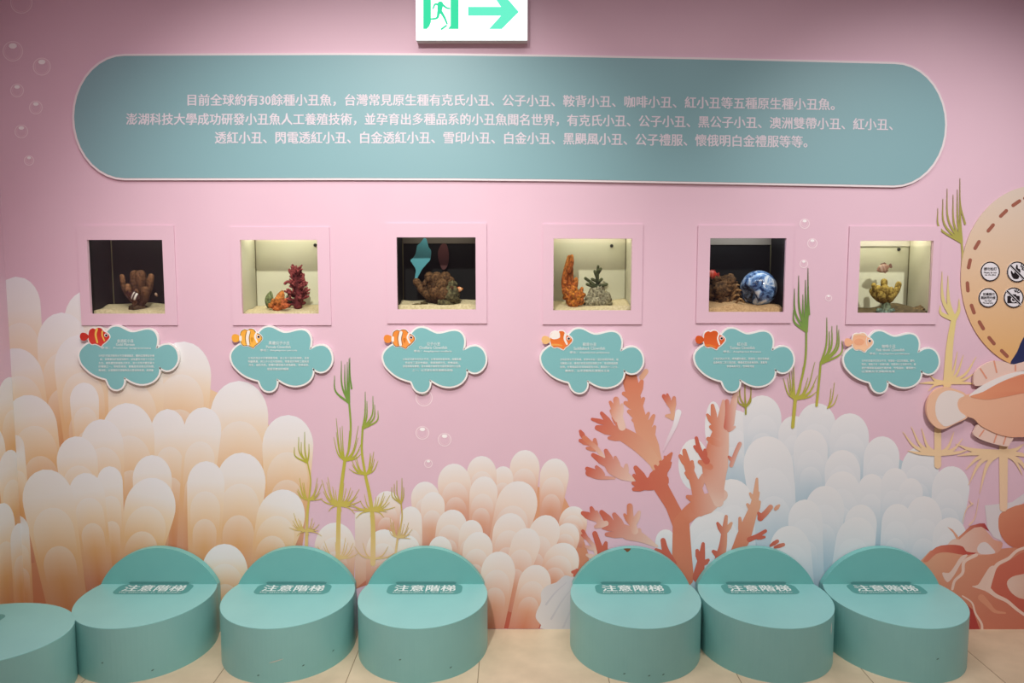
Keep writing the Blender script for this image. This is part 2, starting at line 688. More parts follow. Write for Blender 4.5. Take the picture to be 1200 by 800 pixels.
# --- cream and coral-pink anemone in the middle
layer_no[0] = 20
mb = MB()
poly(mb, [(494, 600), (540, 570), (600, 560), (660, 580), (676, 610), (690, 650), (690, 737), (560, 737), (500, 660), (416, 690), (418, 640), (494, 640)],
     lg(600, 590, (226, 168, 130), 600, 735, (190, 92, 76)))
poly(mb, [(416, 601), (422, 599), (450, 600), (454, 660), (416, 690)], lg(0, 600, (234, 230, 222), 0, 690, (222, 160, 128)))
FC = [((616, 527), 35, (612, 610), 26), ((652, 537), 34, (642, 625), 18), ((590, 546), 24, (588, 610), 16),
      ((564, 534), 35, (566, 610), 26), ((531, 543), 39, (536, 625), 32), ((569, 558), 33, (560, 640), 20),
      ((454, 575), 32, (452, 640), 28), ((613, 564), 48, (584, 672), 36), ((600, 601), 40, (590, 690), 34), ((497, 564), 34, (503, 640), 26), ((508, 576), 28, (505, 650), 24),
      ((674, 593), 33, (668, 640), 28), ((669, 613), 30, (655, 660), 26), ((645, 604), 36, (612, 700), 20),
      ((481, 593), 26, (484, 690), 22), ((451, 620), 40, (446, 690), 34), ((478, 627), 28, (478, 690), 26),
      ((533, 597), 36, (520, 672), 30), ((554, 609), 28, (546, 680), 24), ((563, 623), 35, (552, 700), 28),
      ((516, 628), 28, (516, 690), 26), ((667, 637), 42, (640, 700), 26), ((622, 619), 34, (592, 715), 20), ((393, 612), 48, (392, 690), 44),
      ((587, 646), 40, (574, 742), 30), ((632, 662), 38, (612, 742), 34)]
for tip, wd, b, wb in FC:
    finger(mb, tip, wd, b, wb, C_PAL, 2 if wd > 30 else 1)
mb.v = [(p[0], p[1], max(p[2], 0.002)) for p in mb.v]
put(mb.build('printed_anemone', M['print']), mural)['label'] = 'printed cream and coral-pink anemone in the middle of the wall'

# --- pale shell beside it
mb = MB()
sh = smooth_closed([(700, 668), (684, 672), (672, 676), (662, 674), (652, 682), (641, 686), (634, 694), (634, 705), (629, 716),
                    (628, 724), (634, 732), (638, 737), (700, 737)], 3)
poly(mb, sh, lg(630, 0, (226, 224, 226), 700, 0, (200, 202, 210)))
for k, (a, b) in enumerate([((690, 678), (660, 735)), ((676, 682), (646, 725)), ((696, 690), (676, 736)), ((664, 682), (640, 708))]):
    stroke(mb, [a, ((a[0] + b[0]) / 2 - 2, (a[1] + b[1]) / 2), b], 1.0, 2.5, lin((206, 206, 213)))
for cx, cy, r in [(655, 690, 10), (672, 662, 15), (684, 655, 12), (660, 668, 11)]:
    pass
put(mb.build('printed_shell', M['print']), mural)['label'] = 'printed pale lilac ruffled shell at the floor line'

# --- pale blue anemone on the right
layer_no[0] = 0
mb = MB()
poly(mb, [(842, 500), (870, 520), (900, 500), (960, 500), (1040, 530), (1110, 570), (1126, 600), (1116, 660), (1080, 737), (830, 737), (836, 600)],
     lg(0, 500, (196, 212, 221), 0, 700, (170, 196, 208)))
poly(mb, ellipse(813, 544, 18, 30), lg(0, 515, (238, 238, 238), 0, 575, (224, 230, 234)))
poly(mb, ellipse(836, 500, 10, 30), lin((236, 236, 238)))
FB = [((862, 480), 40, (858, 580), 30), ((893, 463), 45, (894, 560), 40),
      ((930, 487), 38, (934, 580), 32), ((958, 472), 46, (954, 570), 42), ((996, 484), 46, (994, 580), 42),
      ((1035, 511), 42, (1028, 610), 36), ((1081, 523), 44, (1072, 610), 38), ((1117, 546), 44, (1106, 650), 30),
      ((896, 511), 58, (916, 670), 46), ((950, 503), 40, (950, 600), 34), ((987, 527), 42, (988, 610), 38),
      ((1022, 555), 32, (1018, 640), 22), ((1050, 548), 32, (1044, 640), 28), ((1068, 560), 28, (1066, 630), 26), ((988, 552), 44, (984, 650), 40),
      ((968, 569), 46, (962, 670), 40), ((943, 585), 40, (946, 690), 40), ((1083, 581), 42, (1082, 690), 40),
      ((1053, 590), 36, (1046, 680), 34), ((1010, 591), 38, (1004, 690), 34), ((1008, 606), 46, (990, 700), 40),
      ((856, 561), 52, (864, 690), 46), ((836, 598), 60, (832, 700), 54), ((780, 620), 24, (780, 660), 24),
      ((922, 616), 48, (936, 710), 40), ((1114, 606), 40, (1110, 690), 36)]
for tip, wd, b, wb in FB:
    finger(mb, tip, wd, b, wb, B_PAL, 2 if wd > 34 else 1)
put(mb.build('printed_anemone', M['print']), mural)['label'] = 'printed white and pale blue anemone on the right'

# --- red branching coral
mb = MB()
RED, ORA, TAN = lin((204, 106, 86)), lin((214, 132, 102)), lin((226, 176, 146))


def lobes(lst, col):
    for a, b, wd in lst:
        stroke(mb, [a, b], 0, 0, col, n=6, ws=[wd * 0.7, wd * 1.22, wd * 1.05])


def cg(x0, y0, c0, x1, y1, c1):
    dx, dy = x1 - x0, y1 - y0
    d2 = dx * dx + dy * dy
    return lambda x, y: mix(c0, c1, ((x - x0) * dx + (y - y0) * dy) / d2)


trunk = lambda x, y: mix(RED, ORA, math.hypot(x - 752, y - 566) / 75)
PALE = lin((232, 200, 184))
# upper limb
up = cg(745, 450, ORA, 768, 550, TAN)
stroke(mb, [(771, 548), (765, 532), (760, 515), (754, 498)], 0, 0, up, ws=[14, 20, 17])
stroke(mb, [(758, 518), (752, 500), (747, 480), (742, 462), (739, 448)], 0, 0, up, ws=[16, 17, 15, 16, 18])
lobes([((733, 440), (738, 456), 7), ((744, 441), (744, 456), 7), ((731, 461), (744, 466), 7), ((733, 472), (746, 478), 7),
       ((737, 482), (749, 489), 7), ((742, 492), (752, 497), 6), ((754, 467), (747, 480), 6), ((766, 487), (758, 504), 6),
       ((767, 500), (762, 514), 6), ((760, 484), (754, 496), 5), ((752, 447), (747, 462), 7)], up)
stroke(mb, [(757, 435), (752, 442)], 6, 6, TAN)
# left arm of it
arm = cg(700, 492, RED, 770, 535, TAN)
stroke(mb, [(770, 545), (756, 528), (742, 516), (726, 507), (710, 501)], 0, 0, arm, ws=[12, 17, 18, 16, 8])
lobes([((694, 491), (711, 496), 5), ((705, 484), (717, 499), 6), ((700, 501), (720, 506), 9), ((714, 513), (728, 513), 6), ((718, 489), (724, 498), 4)], arm)
upb = cg(716, 470, ORA, 733, 478, PALE)
stroke(mb, [(722, 468), (724, 482), (729, 500)], 7, 9, upb)
lobes([((715, 471), (722, 483), 5), ((716, 481), (723, 492), 5), ((729, 474), (727, 488), 5)], upb)
# left separate branch
sep = cg(680, 510, RED, 722, 545, TAN)
lobes([((680, 505), (684, 512), 5), ((680, 516), (690, 519), 6), ((688, 525), (698, 526), 5), ((697, 515), (697, 526), 6)], sep)
stroke(mb, [(685, 513), (693, 520), (700, 526), (707, 536)], 6, 5, cg(690, 515, ORA, 708, 535, PALE))
fade = cg(700, 535, RED, 742, 560, PALE)
stroke(mb, [(742, 562), (730, 556), (718, 548), (710, 540)], 0, 0, fade, ws=[5, 13, 16, 8])
lobes([((710, 528), (718, 546), 7), ((695, 533), (713, 545), 7), ((721, 536), (725, 550), 6), ((688, 549), (702, 557), 7),
       ((699, 547), (706, 556), 6), ((734, 545), (733, 556), 6)], fade)
stroke(mb, [(690, 554), (702, 559), (720, 560)], 8, 3, fade)
# lower left branch
fade2 = cg(705, 608, RED, 766, 636, PALE)
stroke(mb, [(770, 640), (752, 630), (736, 624), (718, 614)], 0, 0, fade2, ws=[3, 11, 17, 10])
lobes([((705, 600), (718, 615), 8), ((720, 603), (730, 620), 8), ((711, 626), (730, 626), 7), ((707, 618), (720, 619), 6),
       ((749, 621), (748, 629), 7)], fade2)
upc = cg(735, 600, ORA, 752, 604, PALE)
stroke(mb, [(738, 593), (739, 606), (744, 622)], 7, 8, upc)
lobes([((732, 603), (739, 613), 5), ((749, 600), (744, 612), 6)], upc)
lobes([((683, 601), (693, 606), 7), ((693, 595), (697, 606), 6), ((699, 600), (702, 612), 6), ((698, 617), (710, 613), 6)], cg(690, 600, RED, 712, 614, PALE))
stroke(mb, [(690, 605), (700, 609), (711, 614)], 7, 4, cg(690, 600, RED, 712, 614, PALE))
sm = cg(684, 625, RED, 702, 640, PALE)
stroke(mb, [(683, 622), (689, 632), (696, 640), (700, 652)], 4, 5, sm)
lobes([((682, 627), (690, 632), 4), ((686, 640), (694, 643), 4), ((688, 650), (699, 654), 5)], sm)
stroke(mb, [(697, 625), (702, 640), (706, 654)], 6, 9, RED)
lobes([((710, 636), (707, 648), 6), ((713, 644), (708, 652), 3)], RED)
# little bits on the far left of the stool
lobes([((671, 670), (677, 670), 5), ((673, 674), (676, 668), 4)], RED)
# isolated twig and white stick
tw = cg(778, 465, RED, 792, 480, TAN)
stroke(mb, [(778, 464), (783, 472), (788, 480), (788, 490)], 5, 5, tw)
lobes([((782, 462), (785, 472), 4), ((790, 466), (788, 480), 6), ((781, 487), (788, 488), 5)], tw)
stroke(mb, [(795, 483), (791, 498), (783, 515), (777, 528)], 7, 2, cg(793, 485, WHITE, 777, 530, lin(PINK)))
# trunk with fork
stroke(mb, [(800, 676), (799, 645), (798, 608)], 26, 19, trunk)
stroke(mb, [(797, 614), (787, 592), (776, 573), (770, 560)], 0, 0, trunk, ws=[18, 15, 17, 20])
stroke(mb, [(774, 563), (760, 567), (748, 568)], 20, 10, trunk)
lobes([((745, 548), (757, 566), 8), ((743, 557), (754, 567), 6), ((742, 566), (752, 569), 6), ((743, 573), (756, 570), 7)], trunk)
stroke(mb, [(773, 562), (777, 548), (783, 537), (787, 531)], 17, 3, trunk)
lobes([((768, 546), (774, 554), 5), ((774, 541), (779, 550), 5), ((779, 535), (783, 544), 4), ((786, 542), (781, 552), 4)], trunk)
rl = lambda x, y: mix(ORA, PALE, (x - 808) / 44)
stroke(mb, [(797, 612), (812, 598), (828, 590), (846, 580)], 0, 0, rl, ws=[16, 19, 24, 14])
t6 = rl
stroke(mb, [(820, 594), (818, 578), (812, 560), (806, 545), (802, 528)], 0, 0, t6, ws=[22, 14, 10, 9, 5])
lobes([((797, 534), (806, 546), 6), ((811, 541), (810, 553), 6), ((804, 554), (812, 562), 6), ((806, 582), (816, 586), 7),
       ((824, 557), (820, 570), 7)], t6)
t7 = lambda x, y: mix(ORA, PALE, max((x - 834) / 24, (y - 545) / 45))
stroke(mb, [(842, 588), (838, 565), (838, 545), (842, 520), (846, 498), (848, 470)], 0, 0, t7, ws=[12, 24, 31, 25, 16, 4])
lobes([((835, 475), (838, 496), 6), ((829, 486), (836, 496), 5), ((833, 500), (842, 506), 6), ((830, 514), (842, 520), 7),
       ((851, 508), (846, 520), 5), ((820, 541), (832, 547), 7)], t7)
stroke(mb, [(836, 492), (840, 508)], 7, 10, t7)
stroke(mb, [(816, 513), (820, 528), (828, 540)], 4, 8, RED)
lobes([((814, 523), (822, 531), 5), ((826, 527), (826, 536), 5)], RED)
t7r = cg(848, 480, RED, 864, 480, PALE)
stroke(mb, [(852, 470), (853, 484), (852, 500)], 5, 8, t7r)
stroke(mb, [(863, 461), (859, 476), (856, 496)], 7, 9, t7r)
lobes([((861, 500), (854, 504), 4)], t7r)
tr = cg(855, 530, RED, 868, 535, PALE)
stroke(mb, [(867, 520), (862, 531), (857, 545)], 5, 5, tr)
lobes([((854, 535), (859, 540), 4)], tr)
# right foot trees
fd = cg(840, 600, RED, 858, 600, TAN)
stroke(mb, [(842, 660), (847, 640), (849, 622), (851, 605)], 12, 4, fd)
lobes([((841, 613), (847, 624), 5), ((857, 613), (851, 622), 5), ((836, 646), (844, 652), 6)], fd)
stroke(mb, [(818, 676), (822, 655), (824, 637)], 13, 4, fd)
lobes([((817, 645), (820, 656), 6), ((830, 656), (825, 660), 5)], fd)
bt = cg(862, 640, ORA, 892, 590, TAN)
stroke(mb, [(862, 650), (871, 630), (878, 610), (884, 592), (886, 575), (887, 561)], 0, 0, bt, ws=[14, 17, 14, 10, 6, 3])
lobes([((867, 607), (869, 630), 5), ((876, 591), (883, 600), 5), ((879, 578), (884, 586), 4), ((889, 577), (886, 586), 4), ((890, 588), (886, 600), 5)], bt)
rb = cg(890, 606, RED, 914, 592, TAN)
stroke(mb, [(891, 607), (898, 600), (903, 594)], 7, 6, rb)
lobes([((913, 592), (909, 596), 4), ((889, 601), (892, 606), 5)], rb)
stroke(mb, [(878, 632), (887, 628), (897, 622)], 6, 4, rb)
lobes([((896, 629), (888, 630), 4)], rb)
lobes([((903, 639), (911, 634), 4), ((908, 641), (918, 638), 4)], rb)
stroke(mb, [(777, 633), (780, 645), (788, 660)], 6, 10, RED)
lobes([((769, 644), (780, 651), 6)], RED)
put(mb.build('printed_coral', M['print']), mural)['label'] = 'printed red branching coral with leafy lobes'

# --- seaweed
layer_no[0] = 130
GR = [(410, lin((84, 122, 62))), (470, lin((124, 160, 74))), (540, lin((186, 184, 70))), (600, lin((208, 190, 96))), (650, lin((230, 196, 138)))]


def weed(name, label, grad, stems, whorls, off=0):
    m = MB()
    g = lambda x, y: ramp(grad, y)
    for pts, w0, w1 in stems:
        stroke(m, pts, w0, w1, g)
    for (cx, cy), tips, wd, up in whorls:
        if not up and 4 < len(tips) and wd < 4.5:    # fuller whorl: a shorter blade between neighbours
            srt = sorted(tips, key=lambda p: math.atan2(p[1] - cy, p[0] - cx))
            tips = list(tips) + [(cx + ((a[0] + b[0]) / 2 - cx) * 0.86, cy + ((a[1] + b[1]) / 2 - cy) * 0.86) for a, b in zip(srt, srt[1:])]
        for tx, ty in tips:
            if up:      # closed tuft: blades leave upwards and curve outwards
                mid = (cx + (tx - cx) * 0.92, cy + (ty - cy) * 0.42)
            else:       # open whorl
                mid = (cx + (tx - cx) * 0.62, cy + (ty - cy) * 0.30)
            stroke(m, [(cx, cy), mid, (tx, ty)], 0, 0, g, ws=[wd * 0.72, wd * 0.5, 0.6] if up or wd > 4.5 else [wd * 0.55, wd * 0.40, 0.5], n=5)
    o = put(m.build(name, M['print']), mural)
    o['label'] = label


weed('printed_seaweed', 'printed tall green seaweed with tufted tops left of centre', GR,
     [([(409, 470), (411, 500), (409, 525), (404, 540)], 2.2, 2.6), ([(404, 540), (400, 570), (397, 600), (396, 655)], 3.6, 5.5)],
     [((409, 472), [(409, 420), (400, 423), (392, 440), (404, 427), (407, 424)], 4, True), ((412, 455), [(410, 419)], 3, True),
      ((404, 540), [(391, 512), (394, 490), (401, 499), (420, 499), (424, 518), (424, 531)], 3.6, False),
      ((397, 592), [(377, 562), (384, 559), (393, 574), (403, 566), (411, 571), (421, 573), (423, 587), (375, 584), (385, 599), (416, 602)], 3.6, False),
      ((396, 655), [(380, 634), (372, 640), (405, 630), (414, 636), (420, 648)], 3.4, False)])
weed('printed_seaweed', 'printed yellow-green seaweed right of the tallest stalk', GR,
     [([(425, 500), (424, 528), (428, 556)], 2.2, 3), ([(428, 556), (434, 585), (437, 615), (437, 660)], 3.4, 6)],
     [((425, 502), [(428, 459), (430, 470), (437, 464), (439, 474), (443, 481)], 3.4, True),
      ((429, 556), [(409, 549), (411, 536), (417, 534), (434, 531), (438, 529), (443, 540)], 3.4, False),
      ((436, 598), [(413, 597), (412, 590), (427, 579), (441, 582), (450, 577), (457, 580), (463, 594), (450, 606), (417, 607)], 3.4, False),
      ((437, 655), [(415, 640), (425, 636), (455, 640), (462, 648)], 3.4, False)])
weed('printed_seaweed', 'printed small seaweed over the cream anemone', GR,
     [([(360, 540), (364, 562), (362, 586)], 1.4, 2), ([(362, 586), (360, 605), (359, 645)], 2.4, 4)],
     [((360, 542), [(357, 506), (350, 512), (345, 524), (353, 518), (362, 520)], 3, True),
      ((361, 586), [(351, 560), (349, 573), (356, 565), (372, 560), (377, 567), (378, 584), (348, 575)], 2.8, False),
      ((359, 622), [(344, 601), (343, 610), (339, 618), (352, 610), (366, 607), (374, 614), (377, 628), (348, 628)], 2.8, False)])
weed('printed_seaweed', 'printed small yellow seaweed left of the middle anemone', [(560, lin((178, 176, 84))), (600, lin((200, 176, 96))), (650, lin((232, 200, 150)))],
     [([(470, 589), (471, 608), (466, 630)], 1.4, 2), ([(466, 630), (462, 660)], 2.4, 3)],
     [((470, 590), [(471, 560), (465, 563), (459, 571), (462, 567), (473, 571)], 2.6, True),
      ((466, 630), [(457, 607), (455, 618), (461, 611), (471, 610), (479, 612), (483, 620), (481, 631)], 2.4, False)])
GR2 = [(315, lin((84, 112, 64))), (380, lin((122, 156, 76))), (440, lin((164, 172, 72))), (475, lin((194, 186, 80)))]
weed('printed_seaweed', 'printed tall green seaweed between the two right signs', GR2,
     [([(945, 386), (944, 420), (938, 450), (932, 470)], 2.2, 2.8), ([(932, 468), (929, 500)], 4, 4)],
     [((945, 388), [(947, 316), (936, 323), (931, 338), (944, 328), (930, 363), (941, 345)], 5, True), ((948, 368), [(947, 314)], 4, True),
      ((932, 468), [(918, 443), (925, 434), (930, 424), (955, 424), (958, 440), (958, 458), (944, 452)], 4, False)])
weed('printed_seaweed', 'printed green seaweed tuft nearest the last sign', GR2,
     [([(962, 424), (960, 445), (957, 475)], 2.2, 3)],
     [((962, 426), [(969, 372), (975, 382), (981, 381), (983, 386), (987, 399), (972, 388)], 4, True),
      ((970, 478), [(978, 448), (974, 455), (982, 462)], 3, False)])
weed('printed_seaweed', 'printed olive tuft peeking out below the fifth sign', [(450, lin((176, 162, 80))), (480, lin((160, 158, 66)))],
     [([(874, 476), (874, 485)], 2, 2)],
     [((874, 477), [(867, 450), (873, 446), (880, 450), (865, 464), (880, 462)], 3, True)])
weed('printed_seaweed', 'printed olive tuft beside the round board', [(210, lin((152, 136, 92))), (280, lin((174, 170, 84))), (320, lin((200, 180, 130)))],
     [([(1127, 282), (1128, 300), (1127, 320)], 2.4, 2.6)],
     [((1127, 284), [(1125, 211), (1110, 221), (1105, 233), (1117, 228), (1122, 222), (1099, 244)], 4.4, True), ((1131, 262), [(1125, 209)], 3.5, True)])
GO = [(318, lin((216, 198, 150))), (370, lin((228, 212, 140))), (450, lin((240, 212, 156))), (600, lin((242, 208, 178)))]
weed('printed_seaweed', 'printed faded gold seaweed behind the fish board', GO,
     [([(1118, 372), (1113, 405), (1110, 450)], 6, 10), ([(1099, 500), (1099, 545)], 8, 8), ([(1176, 500), (1176, 595)], 11, 9)],
     [((1118, 374), [(1104, 318), (1111, 323), (1124, 350), (1102, 358), (1112, 340)], 8, True),
      ((1108, 448), [(1122, 412), (1129, 416), (1144, 418), (1142, 437), (1078, 449), (1088, 458), (1090, 440), (1145, 450)], 6, False),
      ((1099, 532), [(1058, 506), (1068, 500), (1080, 502), (1118, 506), (1128, 514), (1136, 526), (1064, 528)], 7, False),
      ((1172, 530), [(1120, 520), (1122, 534), (1132, 550), (1135, 568), (1148, 578), (1198, 556), (1212, 538), (1210, 566), (1200, 520)], 9, False),
      ((1140, 590), [(1128, 612), (1136, 586)], 3, False), ((1136, 615), [(1147, 584)], 3, False)])

# --- bubbles
layer_no[0] = 0
mb = None
for k, (cx, cy, r) in enumerate([(25, 3, 13), (15, 60, 12), (49, 78, 10.5), (20, 106, 8), (42, 126, 8), (25, 154, 8), (34, 188, 6),
                                 (497, 466, 10), (495, 507, 8), (521, 515, 8), (502, 543, 5), (943, 262, 6), (952, 285, 6),
                                 (942, 309, 5), (971, 349, 4)]):
    m = MB()
    ring(m, cx, cy, r, 1.1, lin((246, 224, 231)))
    ring(m, cx, cy, r - 2.2, 0.6, lin((240, 210, 220)))
    poly(m, ellipse(cx, cy - r * 0.52, r * 0.40, r * 0.27, 14), lin((255, 252, 252)))
    put(m.build('printed_bubble', M['print']), mural)

# --- red rock at lower right
layer_no[0] = 120
mb = MB()
poly(mb, [(1076, 660), (1090, 645), (1120, 640), (1150, 645), (1200, 640), (1260, 620), (1260, 737.5), (1135, 737.5), (1100, 720), (1076, 700)],
     lg(1090, 640, (226, 170, 138), 1190, 730, (200, 114, 92)))
poly(mb, smooth_closed([(1110, 640), (1116, 632), (1124, 630), (1130, 624), (1140, 618), (1149, 615), (1156, 622), (1165, 632), (1175, 636), (1168, 648), (1140, 650), (1120, 646)], 3), lg(1110, 0, (232, 206, 192), 1175, 0, (222, 160, 136)))
poly(mb, smooth_closed([(1082, 656), (1097, 641), (1115, 638), (1128, 640), (1133, 646), (1146, 648), (1130, 650), (1110, 647), (1097, 649), (1087, 658)], 3), lg(1080, 0, (222, 140, 112), 1140, 0, (188, 72, 66)))
poly(mb, [(1121, 631), (1130, 623), (1137, 616), (1148, 613), (1154, 613), (1159, 622), (1150, 617), (1142, 618), (1133, 624), (1124, 632)], lg(1118, 0, (226, 156, 124), 1158, 0, (170, 56, 66)))
poly(mb, [(1110, 617), (1116, 620), (1122, 627), (1124, 631), (1121, 632), (1117, 624)], lin((226, 168, 140)))
poly(mb, [(1154, 592), (1172, 590), (1186, 588), (1200, 578), (1210, 580), (1172, 612), (1172, 625), (1174, 634), (1164, 629), (1157, 618)], lin((224, 218, 220)))
poly(mb, smooth_closed([(1170, 614), (1171, 604), (1178, 598), (1200, 590), (1260, 584), (1260, 640), (1200, 642), (1185, 640), (1176, 632), (1171, 622)], 3), lg(1170, 590, (220, 148, 116), 1205, 640, (200, 112, 86)))
poly(mb, smooth_closed([(1145, 644), (1148, 637), (1155, 635), (1162, 641), (1166, 648), (1150, 649)], 3), lin((228, 218, 216)))
poly(mb, [(1133, 738), (1133, 708), (1140, 714), (1148, 737)], lin((180, 72, 66)))
poly(mb, smooth_closed([(1161, 688), (1168, 666), (1184, 656), (1205, 645), (1260, 640), (1260, 735), (1202, 722), (1182, 706), (1168, 700)], 3), lg(1165, 660, (208, 118, 96), 1200, 710, (196, 98, 82)))
poly(mb, smooth_closed([(1180, 684), (1184, 677), (1196, 673), (1230, 670), (1230, 702), (1200, 702), (1186, 695)], 3), lg(1180, 0, (232, 206, 190), 1210, 0, (216, 170, 148)))
vein = lin((238, 210, 194))
poly(mb, smooth_closed([(1104, 671), (1112, 671), (1118, 664), (1126, 652), (1134, 650), (1126, 660), (1118, 674), (1110, 682)], 3), lin((234, 208, 194)))
stroke(mb, [(1116, 690), (1119, 680), (1128, 671), (1130, 658), (1144, 650)], 3, 4, vein)
poly(mb, smooth_closed([(1139, 687), (1146, 685), (1152, 676), (1160, 664), (1166, 664), (1160, 678), (1158, 690), (1164, 698), (1154, 692)], 3), lin((236, 208, 192)))
stroke(mb, [(1158, 690), (1162, 676), (1168, 662), (1182, 654), (1192, 645), (1206, 640)], 5, 3, vein)
stroke(mb, [(1157, 688), (1166, 697), (1180, 704), (1192, 714), (1206, 724)], 5, 3, vein)
stroke(mb, [(1128, 698), (1139, 706), (1143, 718), (1150, 730), (1151, 737)], 1.6, 3, vein)
stroke(mb, [(1150, 700), (1158, 708), (1166, 716), (1178, 718)], 8, 2, lin((222, 156, 126)))
put(mb.build('printed_rock', M['print']), mural)['label'] = 'printed red layered rock in the lower right corner'

# ------------------------------------------------------------------ big headline board
BW = -0.010
cap_l = [(146 - 61.5 * math.cos(R(a)), 137 + 74 * math.sin(R(a))) for a in range(90, -91, -10)]
cap_r = [(1048 + 62 * math.cos(R(a)), 146 + 73.5 * math.sin(R(a))) for a in range(-90, 91, 10)]
board_pts = cap_l + [(280, 62.4), (400, 62), (530, 62.6), (660, 64.2), (860, 68)] + cap_r + \
    [(860, 216), (660, 212.4), (530, 211.2), (400, 210.8), (280, 211)]


def inset(pts, d):
    n = len(pts)
    out = []
    for i in range(n):
        (ax, ay), (bx, by) = pts[i - 1], pts[(i + 1) % n]
        dx, dy = bx - ax, by - ay
        l = math.hypot(dx, dy) or 1
        out.append((pts[i][0] - dy / l * d, pts[i][1] + dx / l * d))
    return out


board = empty('headline_board', P(600, 138), 'wide rounded teal board with white rim and three lines of pale lettering', 'sign board')
mb = MB()
slab(mb, board_pts, -0.0004, BW, lin((236, 226, 228)))
put(mb.build('backing', M['paint']), board)['label'] = 'white rim'
mb = MB()
TEAL_B = lin((134, 176, 182))
ins = inset(board_pts, 2.4)
slab(mb, ins, BW + 0.001, BW - 0.001, TEAL_B)
put(mb.build('face_panel', M['paint']), board)
mb = MB()
LT = lin((222, 214, 222))
HEAD = [("目前全球約有30餘種小丑魚，台灣常見原生種有克氏小丑、公子小丑、鞍背小丑、咖啡小丑、紅小丑等五種原生種小丑魚。", 220, 978, 110, 124),
        ("澎湖科技大學成功研發小丑魚人工養殖技術，並孕育出多種品系的小丑魚聞名世界，有克氏小丑、公子小丑、黑公子小丑、澳洲雙帶小丑、紅小丑、", 148, 1046, 132.5, 146.5),
        ("透紅小丑、閃電透紅小丑、白金透紅小丑、雪印小丑、白金小丑、黑颶風小丑、公子禮服、懷俄明白金禮服等等。", 252, 946, 154, 168)]
tilt = lambda x: 6.5 * max(0, (x - 520) / 530) ** 1.3
for s, x0, x1, y0, y1 in HEAD:
    text(mb, s, x0, x1, y0, y1, LT, BW - 0.0016, tilt)
put(mb.build('lettering', M['paint']), board)['label'] = 'pale raised lettering'

# ------------------------------------------------------------------ exit sign
EX = -0.05
exit_o = empty('exit_sign', P(552, 14), 'glowing white exit sign with a green running figure and arrow', 'exit sign')
mb = MB()
a, b = P(487, -18, EX), P(618, 47, EX)
box(mb, a.x, b.x, EX + 0.004, -0.0004, b.z, a.z, lin((205, 200, 198)))
put(mb.build('housing', M['metal_edge']), exit_o)
mb = MB()
box(mb, a.x, b.x, EX, EX + 0.004, b.z, a.z, lin((255, 255, 255)))
put(mb.build('light_panel', emissive('exit_white_light', (248, 255, 252), 2.2)), exit_o)['label'] = 'glowing white panel'
GL = emissive('exit_green_light', (70, 235, 175), 1.15)
mb = MB()
E1 = EX - 0.0008
for pts in ([(496, -10), (505, -10), (505, 26), (503, 31), (500, 34), (496, 34)], [(528, -10), (537.5, -10), (537.5, 34), (525, 34), (528, 30)]):
    poly(mb, pts, lin((70, 235, 175)), E1)
poly(mb, ellipse(520, -3, 3.2, 3.4, 14), lin((70, 235, 175)), E1)
for pts, w0, w1 in ([(516, 5), (515, 14)], 7, 5), ([(515, 6), (510, 5), (507.5, 10)], 2.6, 1.8), ([(518, 5), (523, 9), (527, 10)], 2.6, 1.8), \
        ([(514, 14), (512, 21), (503, 22.5)], 3.4, 1.8), ([(517, 14), (521, 21), (524, 28)], 3.4, 1.8), ([(523, 30), (517.5, 34)], 2, 2.4):
    stroke(mb, pts, w0, w1, lin((70, 235, 175)), E1)
put(mb.build('running_figure', GL), exit_o)['label'] = 'green running figure in a doorway'
mb = MB()
poly(mb, [(548.5, 8), (587, 8), (577, -7), (590, -7), (608, 14), (588, 34), (573, 34), (587, 18.5), (548.5, 18.5)], lin((70, 235, 175)), E1)
put(mb.build('arrow', emissive('exit_pale_green_light', (110, 245, 205), 1.2)), exit_o)['label'] = 'green arrow pointing right'

